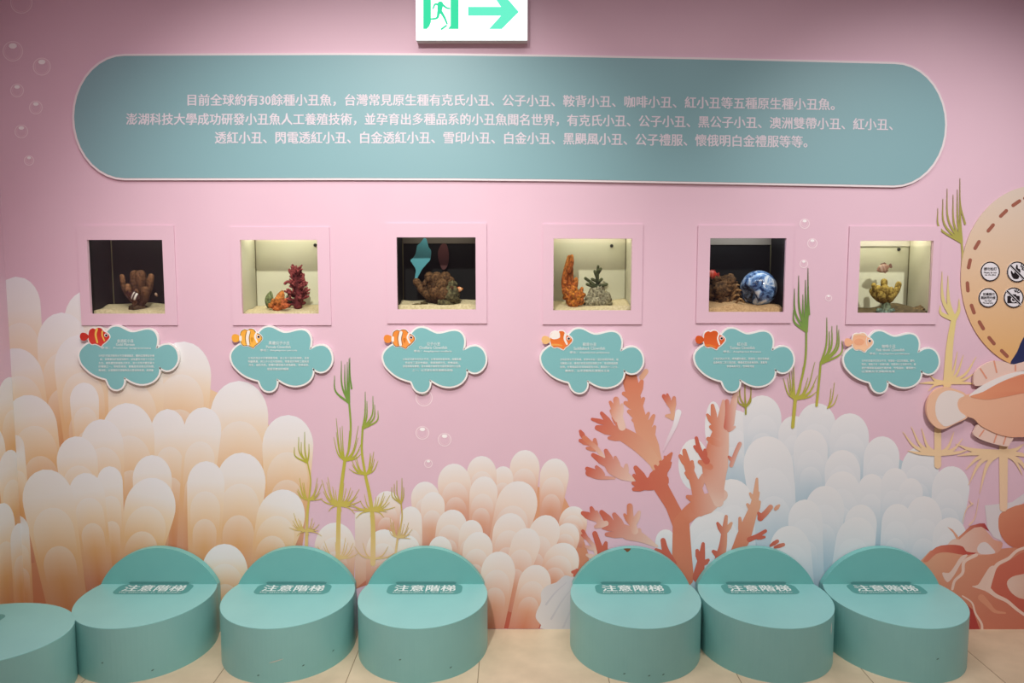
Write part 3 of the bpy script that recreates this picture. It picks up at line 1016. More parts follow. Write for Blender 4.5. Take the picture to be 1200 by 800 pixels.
# ------------------------------------------------------------------ tanks
DARK = (True, False, True, False, True, False)
TANK_L = ['black-backed tank window, first from the left, with a brown hand-like coral',
          'cream-backed tank window with a dark red bushy coral',
          'black-backed tank window with a teal reflection built as a plate inside',
          'cream-backed tank window with a tall orange coral and a grey rock',
          'black-backed tank window with a blue and white ball on sand',
          'cream-backed tank window with a yellow cup coral, last on the right']
TD = 0.165      # inside depth
inner = []
TANK_FILL = [0.22, 0.38, 0.24, 0.32, 0.40, 0.38]
for k in range(6):
    x0, x1, z0, z1 = HOLES[k]
    fx0, fx1, fz0, fz1 = rect(FRAME[k], -0.006)
    t = empty('aquarium', ((x0 + x1) / 2, 0, z0), TANK_L[k], 'aquarium', 'aquarium windows in the pink wall')
    mb = MB()
    for q in ((fx0, x0, fz0, fz1), (x1, fx1, fz0, fz1), (x0, x1, fz0, z0), (x0, x1, z1, fz1)):
        box(mb, q[0], q[1], -0.006, -0.0002, q[2], q[3], lin(PINK))
    put(mb.build('frame', M['wall']), t)['label'] = 'flat pink frame'
    ix0, ix1, iz0, iz1 = x0 - 0.004, x1 + 0.004, z0 - 0.03, z1 + 0.05
    y0, y1 = T_W + 0.012, T_W + 0.012 + TD
    inner.append((ix0, ix1, iz0, iz1, y0, y1))
    back = M['tank_black'] if DARK[k] else M['tank_cream']
    mb = MB()
    box(mb, ix0, ix1, y1, y1 + 0.01, iz0, iz1, lin((20, 20, 20)))
    put(mb.build('back_panel', back), t)
    mb = MB()
    box(mb, ix0 - 0.008, ix0, y0, y1 + 0.01, iz0, iz1, lin((20, 20, 20)))
    put(mb.build('side_panel', back), t)
    mb = MB()
    box(mb, ix1, ix1 + 0.008, y0, y1 + 0.01, iz0, iz1, lin((20, 20, 20)))
    put(mb.build('side_panel', back), t)
    mb = MB()
    box(mb, ix0 - 0.008, ix1 + 0.008, y0, y1 + 0.01, iz0 - 0.01, iz0, lin((20, 20, 20)))
    put(mb.build('base_panel', back), t)
    mb = MB()
    box(mb, ix0 - 0.008, ix1 + 0.008, y0, y1 + 0.01, iz1, iz1 + 0.01, lin((20, 20, 20)))
    put(mb.build('light_block_lid', back), t)  # unseen cover, added to keep stray world light out of the tank
    mb = MB()
    box(mb, ix0 - 0.008, ix1 + 0.008, T_W + 0.002, y0 - 0.002, iz0 - 0.01, iz1 + 0.01, lin((255, 255, 255)))
    put(mb.build('front_glass', M['glass']), t)
    # water, its level just below the top of the opening
    zw = P(600, [284, 283, 284.5, 284, 286, 288][k], y0).z
    mb = MB()
    box(mb, ix0 + 0.001, ix1 - 0.001, y0 + 0.0005, y1 - 0.001, iz0 + 0.001, zw, lin((255, 255, 255)))
    put(mb.build('water', M['water']), t)
    # silicone bead in the far corners and along the water line
    for xx in (ix0, ix1 - 0.003):
        mb = MB()
        box(mb, xx, xx + 0.003, y1 - 0.004, y1 - 0.001, iz0, iz1, lin((120, 112, 80)))
        put(mb.build('corner_seal', M['silicone']), t)
    # fill light added to brighten the tank inside, under the lid
    hl = bpy.data.lights.new('tank_fill', 'AREA')
    hl.shape = 'RECTANGLE'
    hl.size, hl.size_y = 0.26, 0.08
    hl.energy = TANK_FILL[k]
    hl.color = (1.0, 0.96, 0.84) if k != 4 else (0.80, 0.90, 1.0)
    ho = bpy.data.objects.new('tank_fill', hl)
    ho.location = ((ix0 + ix1) / 2, (y0 + y1) / 2, iz1 - 0.006)
    COL.objects.link(ho)
    if k in (2, 4, 5):
        mb = MB()
        box(mb, ix0 + 0.002, ix1 - 0.002, y1 - 0.006, y1 - 0.001, zw + 0.002, iz1 - 0.002, lin((200, 196, 180)))
        put(mb.build('rim_strip', principled('tank_rim_strip', [(0, 0, 0), (0, 0, 0), (96, 88, 76), 0, (150, 138, 124), (226, 222, 206)][k] or (0, 0, 0), 0.5)), t)

# sand beds: one uncountable mass per tank
SAND_L = ['pale sand under the brown hand-like coral', 'thin pale sand under the dark red coral', 'cream sand under the broad brown coral',
          'grey-beige sand sloping up to the right', 'tan sand around the blue ball', 'dark sand heaped in the last tank']
sand_top = []
for k in range(6):
    ix0, ix1, iz0, iz1, y0, y1 = inner[k]
    x0, x1, z0, z1 = HOLES[k]
    nx, ny = 26, 14
    front, rear = [(.010, .030), (.006, .022), (.016, .030), (.004, .026), (.016, .040), (-.004, .008)][k]
    vs, fs = [], []
    def hgt(u, v, k=k, front=front, rear=rear, z0=z0):
        h = front + (rear - front) * v + 0.010 * noise.noise(Vector((u * 3.1 + k * 9, v * 2.2, k)))
        if k == 3:
            h += 0.03 * max(0, u - 0.55)
        if k == 5:
            h += 0.022 * math.exp(-((u - 0.8) / 0.22) ** 2)
        if k == 4:
            h += 0.012 * math.exp(-((u - 0.35) / 0.15) ** 2)
        return z0 + h
    sand_top.append(hgt)
    for j in range(ny + 1):
        for i in range(nx + 1):
            u, v = i / nx, j / ny
            vs.append((ix0 + 0.002 + (ix1 - ix0 - 0.004) * u, y0 + 0.002 + (y1 - y0 - 0.004) * v, hgt(u, v)))
    top_n = len(vs)
    for j in range(ny):
        for i in range(nx):
            q = j * (nx + 1) + i
            fs.append((q, q + 1, q + nx + 2, q + nx + 1))
    rim = list(range(nx + 1)) + [j * (nx + 1) + nx for j in range(1, ny + 1)] + \
        [ny * (nx + 1) + i for i in range(nx - 1, -1, -1)] + [j * (nx + 1) for j in range(ny - 1, 0, -1)]
    low = []
    for q in rim:
        low.append(len(vs))
        vs.append((vs[q][0], vs[q][1], iz0 + 0.001))
    n = len(rim)
    for i in range(n):
        j = (i + 1) % n
        fs.append((rim[i], low[i], low[j], rim[j]))
    fs.append(tuple(low))
    mb = MB()
    mb.add(vs, fs, lin((210, 200, 170)))
    o = mb.build('sand_bed', M['sand_brown'] if k == 4 else (noisy('dark_sand', (120, 104, 76), (90, 80, 60), 80, 0.9, 0.1, 0.4) if k == 5 else M['sand']), smooth=True)
    tag(o, SAND_L[k], 'sand', kind='stuff')


def sz(k, x, y):
    ix0, ix1, iz0, iz1, y0, y1 = inner[k]
    return sand_top[k]((x - ix0) / (ix1 - ix0), (y - y0) / (y1 - y0))


def D(k, f):
    """depth inside tank k, 0 glass .. 1 back"""
    return inner[k][4] + f * (inner[k][5] - inner[k][4])


PXM = 0.0033   # metres per pixel around the tanks


def thing(mb, name, mat, label, cat, smooth=True, group=None):
    return tag(mb.build(name, mat, smooth=smooth), label, cat, group)


def fish(px, py, yw, L, cols, heading=1, tilt=0.0, name='clownfish', label='', cat='fish'):
    """small fish: oval body with bands, tail, dorsal and belly fin, eye"""
    c = P(px, py, yw)
    body, band, fin = cols
    root = empty(name, c, label, cat)
    rot = Matrix.Rotation(tilt, 4, 'Y')
    def tr(p):
        v = rot @ Vector((p[0] * heading, p[1], p[2]))
        return c + v
    mb = MB()
    N, K = 14, 10
    vs, cs, fs = [], [], []
    for i in range(N + 1):
        s = i / N
        r = 0.30 * L * math.sin(math.pi * min(1, s * 0.93 + 0.035)) ** 0.75
        for j in range(K):
            a = 2 * math.pi * j / K
            vs.append(tr((L * (0.5 - s * 0.85), 0.5 * r * math.cos(a), r * math.sin(a))))
            cs.append(band if (0.24 < s < 0.36 or 0.52 < s < 0.64) else body)
    for i in range(N):
        for j in range(K):
            q = (j + 1) % K
            fs.append((i * K + j, i * K + q, (i + 1) * K + q, (i + 1) * K + j))
    fs += [tuple(range(K)), tuple(range(N * K, N * K + K))]
    mb.add(vs, fs, cs)
    put(mb.build('body', M['paint'], smooth=True), root)
    def fin_mesh(nm, pts):
        m = MB()
        n = len(pts)
        a = [tr((x * L, -0.012 * L, z * L)) for x, z in pts]
        b = [tr((x * L, 0.012 * L, z * L)) for x, z in pts]
        m.add(a + b, [tuple(range(n)), tuple(range(2 * n - 1, n - 1, -1))] + [(i, (i + 1) % n, n + (i + 1) % n, n + i) for i in range(n)], fin)
        put(m.build(nm, M['paint']), root)
    fin_mesh('tail_fin', [(-0.32, 0.05), (-0.46, 0.17), (-0.54, 0.12), (-0.55, -0.12), (-0.46, -0.17), (-0.32, -0.05)])
    fin_mesh('dorsal_fin', [(0.22, 0.26), (0.12, 0.36), (-0.02, 0.34), (-0.14, 0.36), (-0.24, 0.20), (0.0, 0.22)])
    fin_mesh('belly_fin', [(0.12, -0.26), (0.02, -0.38), (-0.10, -0.30), (-0.20, -0.30), (-0.22, -0.18), (0.0, -0.22)])
    m = MB()
    for s in (-1, 1):
        blob(m, tr((0.36 * L, s * 0.075 * L, 0.07 * L)), (0.035 * L,) * 3, lin((15, 12, 12)), amp=0, sub=1)
    put(m.build('eye', M['paint'], smooth=True), root)
    return root


# tank 1: brown coral like an open hand, dark fish with white bars, tiny tan fish
yd = D(0, 0.45)
mb = MB()
BR, BR2 = lin((78, 50, 32)), lin((150, 108, 76))
b0 = P(163, 358, yd)
for tx, ty, r, q in [(143, 324, .010, .5), (150, 336, .013, .4), (158, 322, .019, .55), (165, 322, .020, .4), (172, 330, .016, .6), (177, 324, .012, .5), (170, 340, .016, .3), (154, 345, .012, .3)]:
    tp = P(tx, ty, D(0, q))
    m1 = b0.lerp(tp, 0.55) + Vector(((tp.x - b0.x) * 0.25, 0, -0.008))
    tube(mb, [b0, m1, tp], [.014, r * 0.9, r], [BR, BR, mix(BR, BR2, .5 if r > .015 else 1)], 10)
for i in range(14):
    a = random.uniform(0, 6.28)
    blob(mb, b0 + Vector((random.uniform(-.03, .03), random.uniform(-.02, .02), random.uniform(.01, .09))), (.011, .011, .013), BR, i, .3, 3, 2, BR2)
blob(mb, P(162, 361, yd), (.035, .03, .018), lin((90, 70, 50)), 3, .3, 3, 3)
thing(mb, 'brown_coral', M['matte'], 'brown hand-like coral standing on sand in the first tank', 'coral')
fish(156, 346, D(0, 0.18), 0.055, (lin((70, 30, 24)), lin((245, 240, 232)), lin((60, 26, 20))), 1, R(25), 'clownfish', 'dark clownfish with white bars in front of the brown coral')
fish(183, 345, D(0, 0.35), 0.016, (lin((176, 140, 110)), lin((220, 200, 180)), lin((150, 110, 80))), -1, R(60), 'clownfish', 'tiny tan fish at the right of the first tank')

# tank 2: dark red bush coral, orange leaf coral, suction cup
yd = D(1, 0.5)
mb = MB()
RD, RD2 = lin((112, 46, 52)), lin((168, 84, 88))
base = P(349, 358, yd)
top = P(348, 316, yd)
tube(mb, [base, P(350, 340, yd), P(346, 326, yd), top], [.018, .014, .010, .007], [RD, RD], 8)
for i in range(80):
    t = random.uniform(0.02, 1.0)
    c = base.lerp(top, t)
    span = (0.048 * (1.05 - t) + 0.016) * random.uniform(0.6, 1.05)
    a = random.uniform(0, 6.283)
    d = Vector((math.cos(a), math.sin(a) * 0.7, 0))
    e = c + d * span + Vector((0, 0, random.uniform(.004, .026)))
    tube(mb, [c, c.lerp(e, .6) + Vector((0, 0, -.003)), e], [.005, .0045, .004], [RD, RD, RD2], 6)
    k = c.lerp(e, .6)
    for q in (-1, 1):
        f = k + Vector((d.x * .010 - q * .006 * d.y, d.y * .010 + q * .006 * d.x, .010 + .004 * q))
        tube(mb, [k, f], [.0038, .0034], [RD, RD2], 5)
tube(mb, [P(345, 334, yd), P(338, 330, yd), P(334, 332, yd)], [.006, .006, .006], [RD, RD2], 6)
tube(mb, [P(345, 324, yd), P(340, 319, yd), P(339, 316, yd)], [.006, .006, .005], [RD, RD2], 6)
thing(mb, 'red_coral', M['matte'], 'dark red bushy coral in the second tank', 'coral')


def leaf(mb, a, b, wd, col, col2, bend=0.01, n=8):
    a, b = Vector(a), Vector(b)
    d = (b - a)
    side = d.cross(Vector((0, 1, 0))).normalized()
    vs, cs, fs = [], [], []
    for i in range(n + 1):
        s = i / n
        c = a + d * s + Vector((0, -bend * math.sin(math.pi * s), 0))
        h = wd / 2 * math.sin(math.pi * (0.08 + 0.9 * s)) ** 0.7
        for kx, dy in ((-1, .003), (0, -.003), (1, .003)):
            for th in (0, .0016):
                vs.append(c + side * h * kx + Vector((0, dy + th, 0)))
                cs.append(mix(col, col2, s) if kx else mix(col, col2, s * 0.6))
    for i in range(n):
        o = 6 * i
        for q in (0, 2):
            fs.append((o + q, o + q + 2, o + q + 8, o + q + 6))
            fs.append((o + q + 1, o + q + 7, o + q + 9, o + q + 3))
        fs.append((o, o + 6, o + 7, o + 1))
        fs.append((o + 4, o + 5, o + 11, o + 10))
    mb.add(vs, fs, cs)


lf = empty('leaf_coral', P(325, 360, D(1, .3)), 'orange leafy ornament beside the dark red coral', 'ornament')
mb = MB()
OG, OG2 = lin((184, 102, 54)), lin((198, 132, 62))
for a, b, wd in [((326, 359), (331, 340), .036), ((324, 360), (337, 350), .03), ((324, 360), (319, 350), .03), ((326, 361), (330, 352), .03), ((328, 360), (340, 357), .022), ((321, 360), (314, 356), .02), ((326, 360), (325, 346), .03)]:
    leaf(mb, P(*a, D(1, random.uniform(.2, .35))), P(*b, D(1, random.uniform(.2, .45))), wd, OG, random.choice([OG2, lin((206, 104, 70))]))
blob(mb, P(325, 361, D(1, .3)), (.02, .015, .012), OG, 2, .3, 3, 2)
put(mb.build('orange_leaves', M['matte'], smooth=True), lf)
mb = MB()
GN, GN2 = lin((104, 118, 84)), lin((136, 148, 104))
leaf(mb, P(315, 361, D(1, .5)), P(317, 341, D(1, .5)), .034, GN, GN2)
leaf(mb, P(338, 360, D(1, .55)), P(339, 345, D(1, .55)), .028, lin((70, 72, 50)), GN)
put(mb.build('green_leaves', M['matte'], smooth=True), lf)['label'] = 'dull green leaf'


def suction(k, px, py, label):
    c = P(px, py, D(k, 0.96))
    mb = MB()
    yb = inner[k][5] - 0.001
    tube(mb, [(c.x, yb - .001, c.z), (c.x, yb - .004, c.z)], [.007, .006], lin((30, 28, 24)), 12)
    tube(mb, [(c.x, yb - .004, c.z), (c.x, yb - .012, c.z)], [.003, .0025], lin((30, 28, 24)), 8)
    tag(mb.build('suction_cup', M['black'], smooth=True), label, 'suction cup')


suction(1, 369, 287, 'black suction cup in the upper corner of the second tank')
suction(3, 717, 288, 'dark suction cup on the back of the fourth tank')
suction(5, 1054, 292, 'dark suction cup near the top of the last tank')

# tank 3: broad brown lettuce coral, grey-green rock, glass reflections built as solid plates, clownfish peeking out
yd = D(2, 0.5)
mb = MB()
LB, LB2 = lin((58, 39, 26)), lin((104, 76, 50))
b0 = P(512, 352, yd)
for tx, ty, r, q in [(488, 330, .015, .45), (494, 338, .018, .35), (503, 324, .020, .6), (502, 332, .022, .4), (512, 326, .026, .5), (522, 325, .024, .55), (518, 334, .026, .35), (527, 330, .022, .5), (510, 342, .026, .25), (520, 344, .028, .25), (500, 344, .018, .3)]:
    tp = P(tx, ty, D(2, q))
    tube(mb, [b0, b0.lerp(tp, .6) + Vector((0, 0, -.006)), tp], [.02, r * .9, r], [LB, LB, LB2], 10)
for i in range(26):
    blob(mb, P(random.uniform(494, 530), random.uniform(326, 352), D(2, random.uniform(.15, .5))), (.010, .008, .012), LB, i, .35, 3, 2, LB2)
thing(mb, 'brown_coral', M['matte'], 'broad brown lettuce coral in the third tank', 'coral')
mb = MB()
for i, (x, y, r) in enumerate([(529, 345, .030), (526, 355, .028), (533, 352, .022), (520, 357, .026), (530, 335, .018), (524, 360, .020)]):
    blob(mb, P(x, y, D(2, .22 + .03 * (i % 3))), (r, r * .7, r), lin((58, 58, 42)), i + 4, .45, 4, 3, lin((112, 106, 76)))
thing(mb, 'live_rock', M['matte'], 'grey-green knobbly rock at the right of the broad brown coral', 'rock')
mb = MB()
for i, (x, y, r) in enumerate([(489, 358, .018), (497, 355, .012)]):
    blob(mb, P(x, y, D(2, .15)), (r * 1.3, r, r * .55), lin((60, 54, 36)), i, .5, 4, 2, lin((120, 108, 72)))
thing(mb, 'pebble', M['matte'], 'dark flat stone lying on the cream sand of the third tank', 'stone')
fish(538, 339, D(2, .25), 0.030, (lin((214, 132, 66)), lin((236, 200, 160)), lin((190, 96, 40))), 1, R(-10), 'clownfish', 'orange clownfish peeking out at the right of the third tank')
mb = MB()  # teal and dark red glass reflections, modelled as solid plates in the water
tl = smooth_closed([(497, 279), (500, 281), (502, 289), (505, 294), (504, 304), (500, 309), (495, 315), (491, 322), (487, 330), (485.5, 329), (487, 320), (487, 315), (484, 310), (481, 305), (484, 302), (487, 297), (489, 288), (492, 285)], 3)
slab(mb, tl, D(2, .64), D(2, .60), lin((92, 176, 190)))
tag(mb.build('reflection_plate', M['paint']), 'flat teal tapering plate built for a glass reflection in the third tank', 'modelled reflection')
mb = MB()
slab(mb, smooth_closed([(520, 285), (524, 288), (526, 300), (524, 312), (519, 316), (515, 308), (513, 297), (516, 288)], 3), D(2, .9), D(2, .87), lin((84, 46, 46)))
tag(mb.build('reflection_plate', M['paint']), 'dim dark red plate built for a glass reflection behind the teal one in the third tank', 'modelled reflection')

# tank 4: tall orange coral, grey rock with green twig
mb = MB()
OC, OC2 = lin((170, 92, 40)), lin((206, 132, 62))
yd = D(3, .4)
for pts, rr in [(((670, 352), (662, 335), (663, 318), (667, 301)), [.024, .014, .011, .008]),
                (((671, 352), (669, 335), (669, 318), (669, 302)), [.020, .013, .010, .008]),
                (((668, 345), (674, 334), (675, 327)), [.018, .011, .008]),
                (((672, 350), (680, 342), (682, 338)), [.018, .010, .007]),
                (((667, 318), (670, 308), (670, 300)), [.008, .009, .007])]:
    tube(mb, [P(x, y, yd + .01 * i) for i, (x, y) in enumerate(pts)], rr, [OC, OC, OC2], 10)
for i, (x, y, r) in enumerate([(668, 346, .026), (675, 348, .026), (681, 346, .016), (664, 342, .018), (672, 354, .024), (679, 353, .016), (671, 340, .018)]):
    blob(mb, P(x, y, yd - .01), (r, r * .8, r), lin((150, 68, 36)), i, .4, 3, 3, lin((216, 140, 54)))
for i in range(12):
    blob(mb, P(random.uniform(662, 684), random.uniform(330, 356), yd - .02), (.008, .007, .009), lin((150, 66, 44)), i, .3, 3, 2, OC2)
thing(mb, 'orange_coral', M['matte'], 'tall knobbly orange coral at the left of the fourth tank', 'coral')
gr = empty('rock_ornament', P(702, 358, D(3, .45)), 'grey ribbed rock with a dark green twig in the fourth tank', 'ornament')
mb = MB()
for i, (x, y, r) in enumerate([(700, 346, .035), (694, 351, .028), (708, 350, .030), (700, 354, .038), (712, 356, .018), (690, 356, .018), (702, 338, .022)]):
    blob(mb, P(x, y, D(3, .45)), (r, r * .8, r), lin((118, 116, 96)), i + 9, .35, 5, 3, lin((176, 172, 148)))
put(mb.build('rock', M['matte'], smooth=True), gr)
mb = MB()
DG, DG2 = lin((52, 62, 44)), lin((92, 100, 70))
tube(mb, [P(700, 338, D(3, .4)), P(700, 324, D(3, .4)), P(701, 312, D(3, .4))], [.006, .007, .005], [DG, DG2], 8)
for a, b in [((700, 336), (686, 326)), ((699, 337), (688, 333)), ((701, 336), (711, 333)), ((700, 330), (694, 327)), ((700, 326), (697, 318)), ((701, 320), (704, 315)), ((700, 332), (705, 327)), ((700, 337), (692, 331))]:
    tube(mb, [P(*a, D(3, .4)), P(*b, D(3, .35))], [.006, .006], [DG, DG2], 6)
put(mb.build('twig', M['matte'], smooth=True), gr)['label'] = 'dark green twig'

# tank 5: brown rocks, blue and white ball, red fish
mb = MB()
RK, RK2 = lin((56, 40, 28)), lin((128, 94, 62))
for i, (x, y, r) in enumerate([(845, 340, .040), (853, 330, .032), (837, 342, .036), (848, 352, .034), (860, 344, .026), (838, 328, .024), (856, 338, .028), (842, 356, .026), (863, 352, .020)]):
    blob(mb, P(x, y, D(4, .55 + .05 * (i % 3))), (r, r * .8, r * .9), RK, i + 20, .5, 4, 3, RK2)
thing(mb, 'live_rock', M['matte'], 'brown rough rock pile at the left of the fifth tank', 'rock')
mb = MB()
for a, b in [((857, 352), (866, 346)), ((858, 346), (868, 340)), ((860, 340), (866, 334)), ((862, 356), (872, 354))]:
    tube(mb, [P(*a, D(4, .3)), P((a[0] + b[0]) / 2, a[1] - 6, D(4, .25)), P(*b, D(4, .3))], [.004, .0045, .003], [RK2, lin((176, 140, 96))], 6)
thing(mb, 'dry_twigs', M['matte'], 'tan twigs between the rock pile and the blue ball', 'twigs')
bm_mat = principled('blue_white_glaze', (120, 150, 200), 0.12, 0.6)
nt = bm_mat.node_tree
tcn = nt.nodes.new('ShaderNodeTexCoord')
nz = nt.nodes.new('ShaderNodeTexNoise')
nz.inputs['Scale'].default_value = 26
nz.inputs['Detail'].default_value = 5
nz.inputs['Distortion'].default_value = 1.2
rr = nt.nodes.new('ShaderNodeValToRGB')
rr.color_ramp.elements[0].position, rr.color_ramp.elements[1].position = .38, .62
rr.color_ramp.elements[0].color = (*lin((26, 48, 92)), 1)
rr.color_ramp.elements[1].color = (*lin((226, 236, 250)), 1)
e = rr.color_ramp.elements.new(.50)
e.color = (*lin((118, 158, 214)), 1)
nt.links.new(tcn.outputs['Object'], nz.inputs['Vector'])
nt.links.new(nz.outputs['Fac'], rr.inputs['Fac'])
nt.links.new(rr.outputs['Color'], nt.nodes['Principled BSDF'].inputs['Base Color'])
ball = empty('glass_ball', P(889, 338, D(4, .55)), 'blue and white streaked ball lying on tan sand in the fifth tank', 'ball')
mb = MB()
bc = P(889, 338, D(4, .55))
br_ = 0.072
vs, fs, cs = [], [], []
NU, NV = 40, 20
for j in range(NV + 1):
    th = math.pi * j / NV
    for i in range(NU):
        ph = 2 * math.pi * i / NU
        v = Vector((math.sin(th) * math.cos(ph), math.sin(th) * math.sin(ph), math.cos(th)))
        # ragged bite out of the lower left front
        bite = max(0, v.dot(Vector((-0.78, -0.42, -0.42)).normalized()) - 0.80) * 3.0
        vs.append(v * br_ * (1 - min(.6, bite)))
for j in range(NV):
    for i in range(NU):
        q = (i + 1) % NU
        fs.append((j * NU + i, j * NU + q, (j + 1) * NU + q, (j + 1) * NU + i))
mb.add(vs, fs, lin((120, 150, 200)))
bo = mb.build('shell', bm_mat, smooth=True)
bo.parent = ball
mb = MB()
blob(mb, (bc.x - br_ * .66, bc.y - br_ * .36, bc.z - br_ * .40), (.016, .012, .018), lin((30, 32, 36)), 5, .5, 4, 2, lin((90, 100, 120)))
put(mb.build('opening', M['matte'], smooth=True), ball)['label'] = 'dark broken opening'
fish(835, 321, D(4, .3), 0.05, (lin((198, 60, 44)), lin((220, 120, 100)), lin((150, 40, 30))), -1, R(5), 'clownfish', 'red fish at the left edge of the fifth tank')

# tank 6: yellow cup coral on teal stand, brown rocks, hovering brown fish
yc = empty('cup_coral', P(1038, 366, D(5, .35)), 'yellow cup-shaped coral on a pale teal foot in the last tank', 'coral')
mb = MB()
YL, YL2 = lin((140, 112, 42)), lin((188, 164, 84))
b0 = P(1038, 353, D(5, .35))
for tx, ty, r, q in [(1024, 334, .010, .3), (1022, 341, .012, .4), (1029, 338, .014, .2), (1036, 330, .013, .3), (1037, 338, .016, .15), (1044, 340, .014, .2), (1050, 340, .012, .3), (1053, 333, .012, .4), (1033, 345, .018, .2), (1044, 346, .018, .25), (1027, 345, .014, .3)]:
    tp = P(tx, ty, D(5, q))
    tube(mb, [b0, b0.lerp(tp, .55) + Vector(((tp.x - b0.x) * .2, 0, -.004)), tp], [.012, r * .9, r], [YL, YL, YL2], 9)
put(mb.build('yellow_cup', M['matte'], smooth=True), yc)
mb = MB()
tube(mb, [P(1038, 368, D(5, .35)), P(1038, 361, D(5, .35)), P(1038, 353, D(5, .35))], [.026, .020, .014], [lin((142, 158, 142)), lin((120, 136, 104))], 12)
for i, (x, y) in enumerate([(1030, 364), (1034, 366), (1042, 365), (1046, 364), (1038, 367)]):
    blob(mb, P(x, y, D(5, .25)), (.012, .010, .011), lin((132, 158, 148)), i, .35, 3, 2, lin((110, 130, 116)))
put(mb.build('foot', M['matte'], smooth=True), yc)['label'] = 'pale teal foot'
for lab, pts in (('brown rock lying in the right corner of the last tank', [(1070, 363, .022), (1078, 361, .026), (1062, 365, .016)]), ('brown rock against the right glass of the last tank', [(1086, 362, .016)]),):
    mb = MB()
    for i, (x, y, r) in enumerate(pts):
        blob(mb, P(x, y + 2, D(5, .3)), (r * 1.2, r, r * .6), lin((112, 94, 66)), i + 30, .4, 3, 3, lin((150, 128, 92)))
    thing(mb, 'live_rock', M['matte'], lab, 'rock')
fish(1036, 314, D(5, .4), 0.058, (lin((176, 134, 112)), lin((206, 178, 158)), lin((150, 112, 92))), -1, R(-18), 'clownfish', 'brownish fish hovering above the yellow cup coral')

# ------------------------------------------------------------------ fish-shaped information signs
OUT = [(90, 370), (100, 325), (120, 295), (155, 262), (200, 238), (270, 220), (340, 165), (380, 118), (415, 85), (460, 70), (510, 77), (560, 103),
       (620, 128), (680, 124), (740, 108), (800, 100), (848, 115), (878, 150), (892, 200), (886, 260), (880, 296), (912, 284), (950, 264),
       (1010, 256), (1060, 280), (1094, 330), (1105, 400), (1085, 460), (1042, 505), (990, 518), (945, 502), (912, 478), (914, 510), (905, 560),
       (870, 610), (820, 642), (750, 658), (680, 650), (620, 626), (560, 590), (546, 596), (551, 620), (545, 660), (520, 698), (475, 714),
       (425, 700), (392, 660), (370, 608), (330, 595), (260, 570), (200, 535), (150, 490), (110, 440)]
OX0, OX1, OY0, OY1 = 90, 1105, 70, 714
SIGN = [(93, 208.3, 382.5, 456.2), (270.8, 388.8, 383.2, 458.2), (449, 569.2, 384, 459.3), (634, 753.3, 385.3, 460), (814.2, 929.8, 385, 458.6), (989, 1100, 388, 459.6)]
SIGN_O = [80, 260, 440, 625, 805, 980]
SIGN_T = [
    [("金透紅小丑", 490, 655, 208, 34), ("Gold Maroon", 480, 665, 243, 28), ("學名：Premnas epigrammata", 325, 830, 280, 26),
     ("分布於印度洋與西太平洋珊瑚礁區，體色紅褐帶金色條", 305, 865, 357, 24), ("紋，喜歡棲息於拳頭海葵中，成魚體長可達十六公分", 320, 865, 393, 24),
     ("左右，雌魚體型較雄魚大許多，是小丑魚中體型最大", 305, 865, 430, 24), ("的種類之一，領域性極強，會驅趕其他靠近的魚類，", 305, 865, 465, 24), ("雜食性，以藻類與浮游動物為主要食物來源，易飼養", 305, 855, 503, 24)],
    [("黑邊公子小丑", 470, 680, 228, 34), ("Percula Clownfish", 445, 690, 268, 28), ("學名：Amphiprion percula", 385, 755, 303, 26),
     ("分布於西太平洋珊瑚礁海域，身上有三道白色條紋，並有", 265, 875, 380, 24), ("明顯黑邊，與公子小丑外型相似，常棲息於海葵之間與其", 265, 875, 415, 24), ("共生，雄性先熟，群體中體型最大者為雌魚，性情溫和，", 270, 875, 450, 24), ("是最受歡迎的種類", 455, 670, 490, 24)],
    [("公子小丑", 515, 650, 238, 34), ("Ocellaris Clownfish", 440, 720, 275, 28), ("學名：Amphiprion ocellaris", 385, 765, 312, 26),
     ("分布於印度洋及西太平洋，台灣海域也能見到，身體為橘", 275, 860, 392, 24), ("色並有三道白色條紋，喜與海葵共生，性情溫和，", 300, 835, 428, 24), ("容易飼養及繁殖，是水族館中最常見也最受歡迎的小丑魚", 275, 855, 463, 24), ("之一，以浮游生物及藻類為食物", 370, 775, 503, 24)],
    [("鞍背小丑", 497, 632, 243, 34), ("Saddleback Clownfish", 405, 720, 283, 28), ("學名：Amphiprion polymnus", 365, 765, 325, 26),
     ("分布於西太平洋海域，背部中央有一道白色鞍狀斑紋，故", 270, 855, 395, 24), ("名鞍背小丑，棲息於砂質海底的海葵之中，常成對或成群", 270, 848, 433, 24), ("出現，台灣南部及澎湖海域皆有分布，體長約十二公分，", 270, 850, 470, 24), ("雜食性，以浮游動物及藻類為主食", 320, 765, 508, 24)],
    [("紅小丑", 505, 605, 240, 34), ("Tomato Clownfish", 430, 680, 277, 28), ("學名：Amphiprion frenatus", 365, 745, 317, 26),
     ("分布於西太平洋，成魚體色橘紅，頭部有一道白色條紋，", 265, 835, 387, 24), ("幼魚時有二至三道白紋，隨著成長而逐漸消失，喜歡與", 265, 805, 425, 24), ("拳頭海葵共生，性情較兇猛", 400, 675, 463, 24)],
    [("咖啡小丑", 460, 595, 262, 34), ("Pink skunk Clownfish", 400, 685, 298, 28), ("學名：Amphiprion perideraion", 335, 735, 337, 26),
     ("分布於印度洋至西太平洋，背部有一道白色條紋，體色", 255, 785, 408, 24), ("粉紅，頭後方有一道細白線，喜歡與公主海葵共生，棲", 255, 800, 443, 24), ("息於珊瑚礁潟湖與外礁斜坡，性情溫和，體型較小", 255, 800, 480, 24), ("以藻類及浮游動物為食", 255, 590, 515, 24)]]
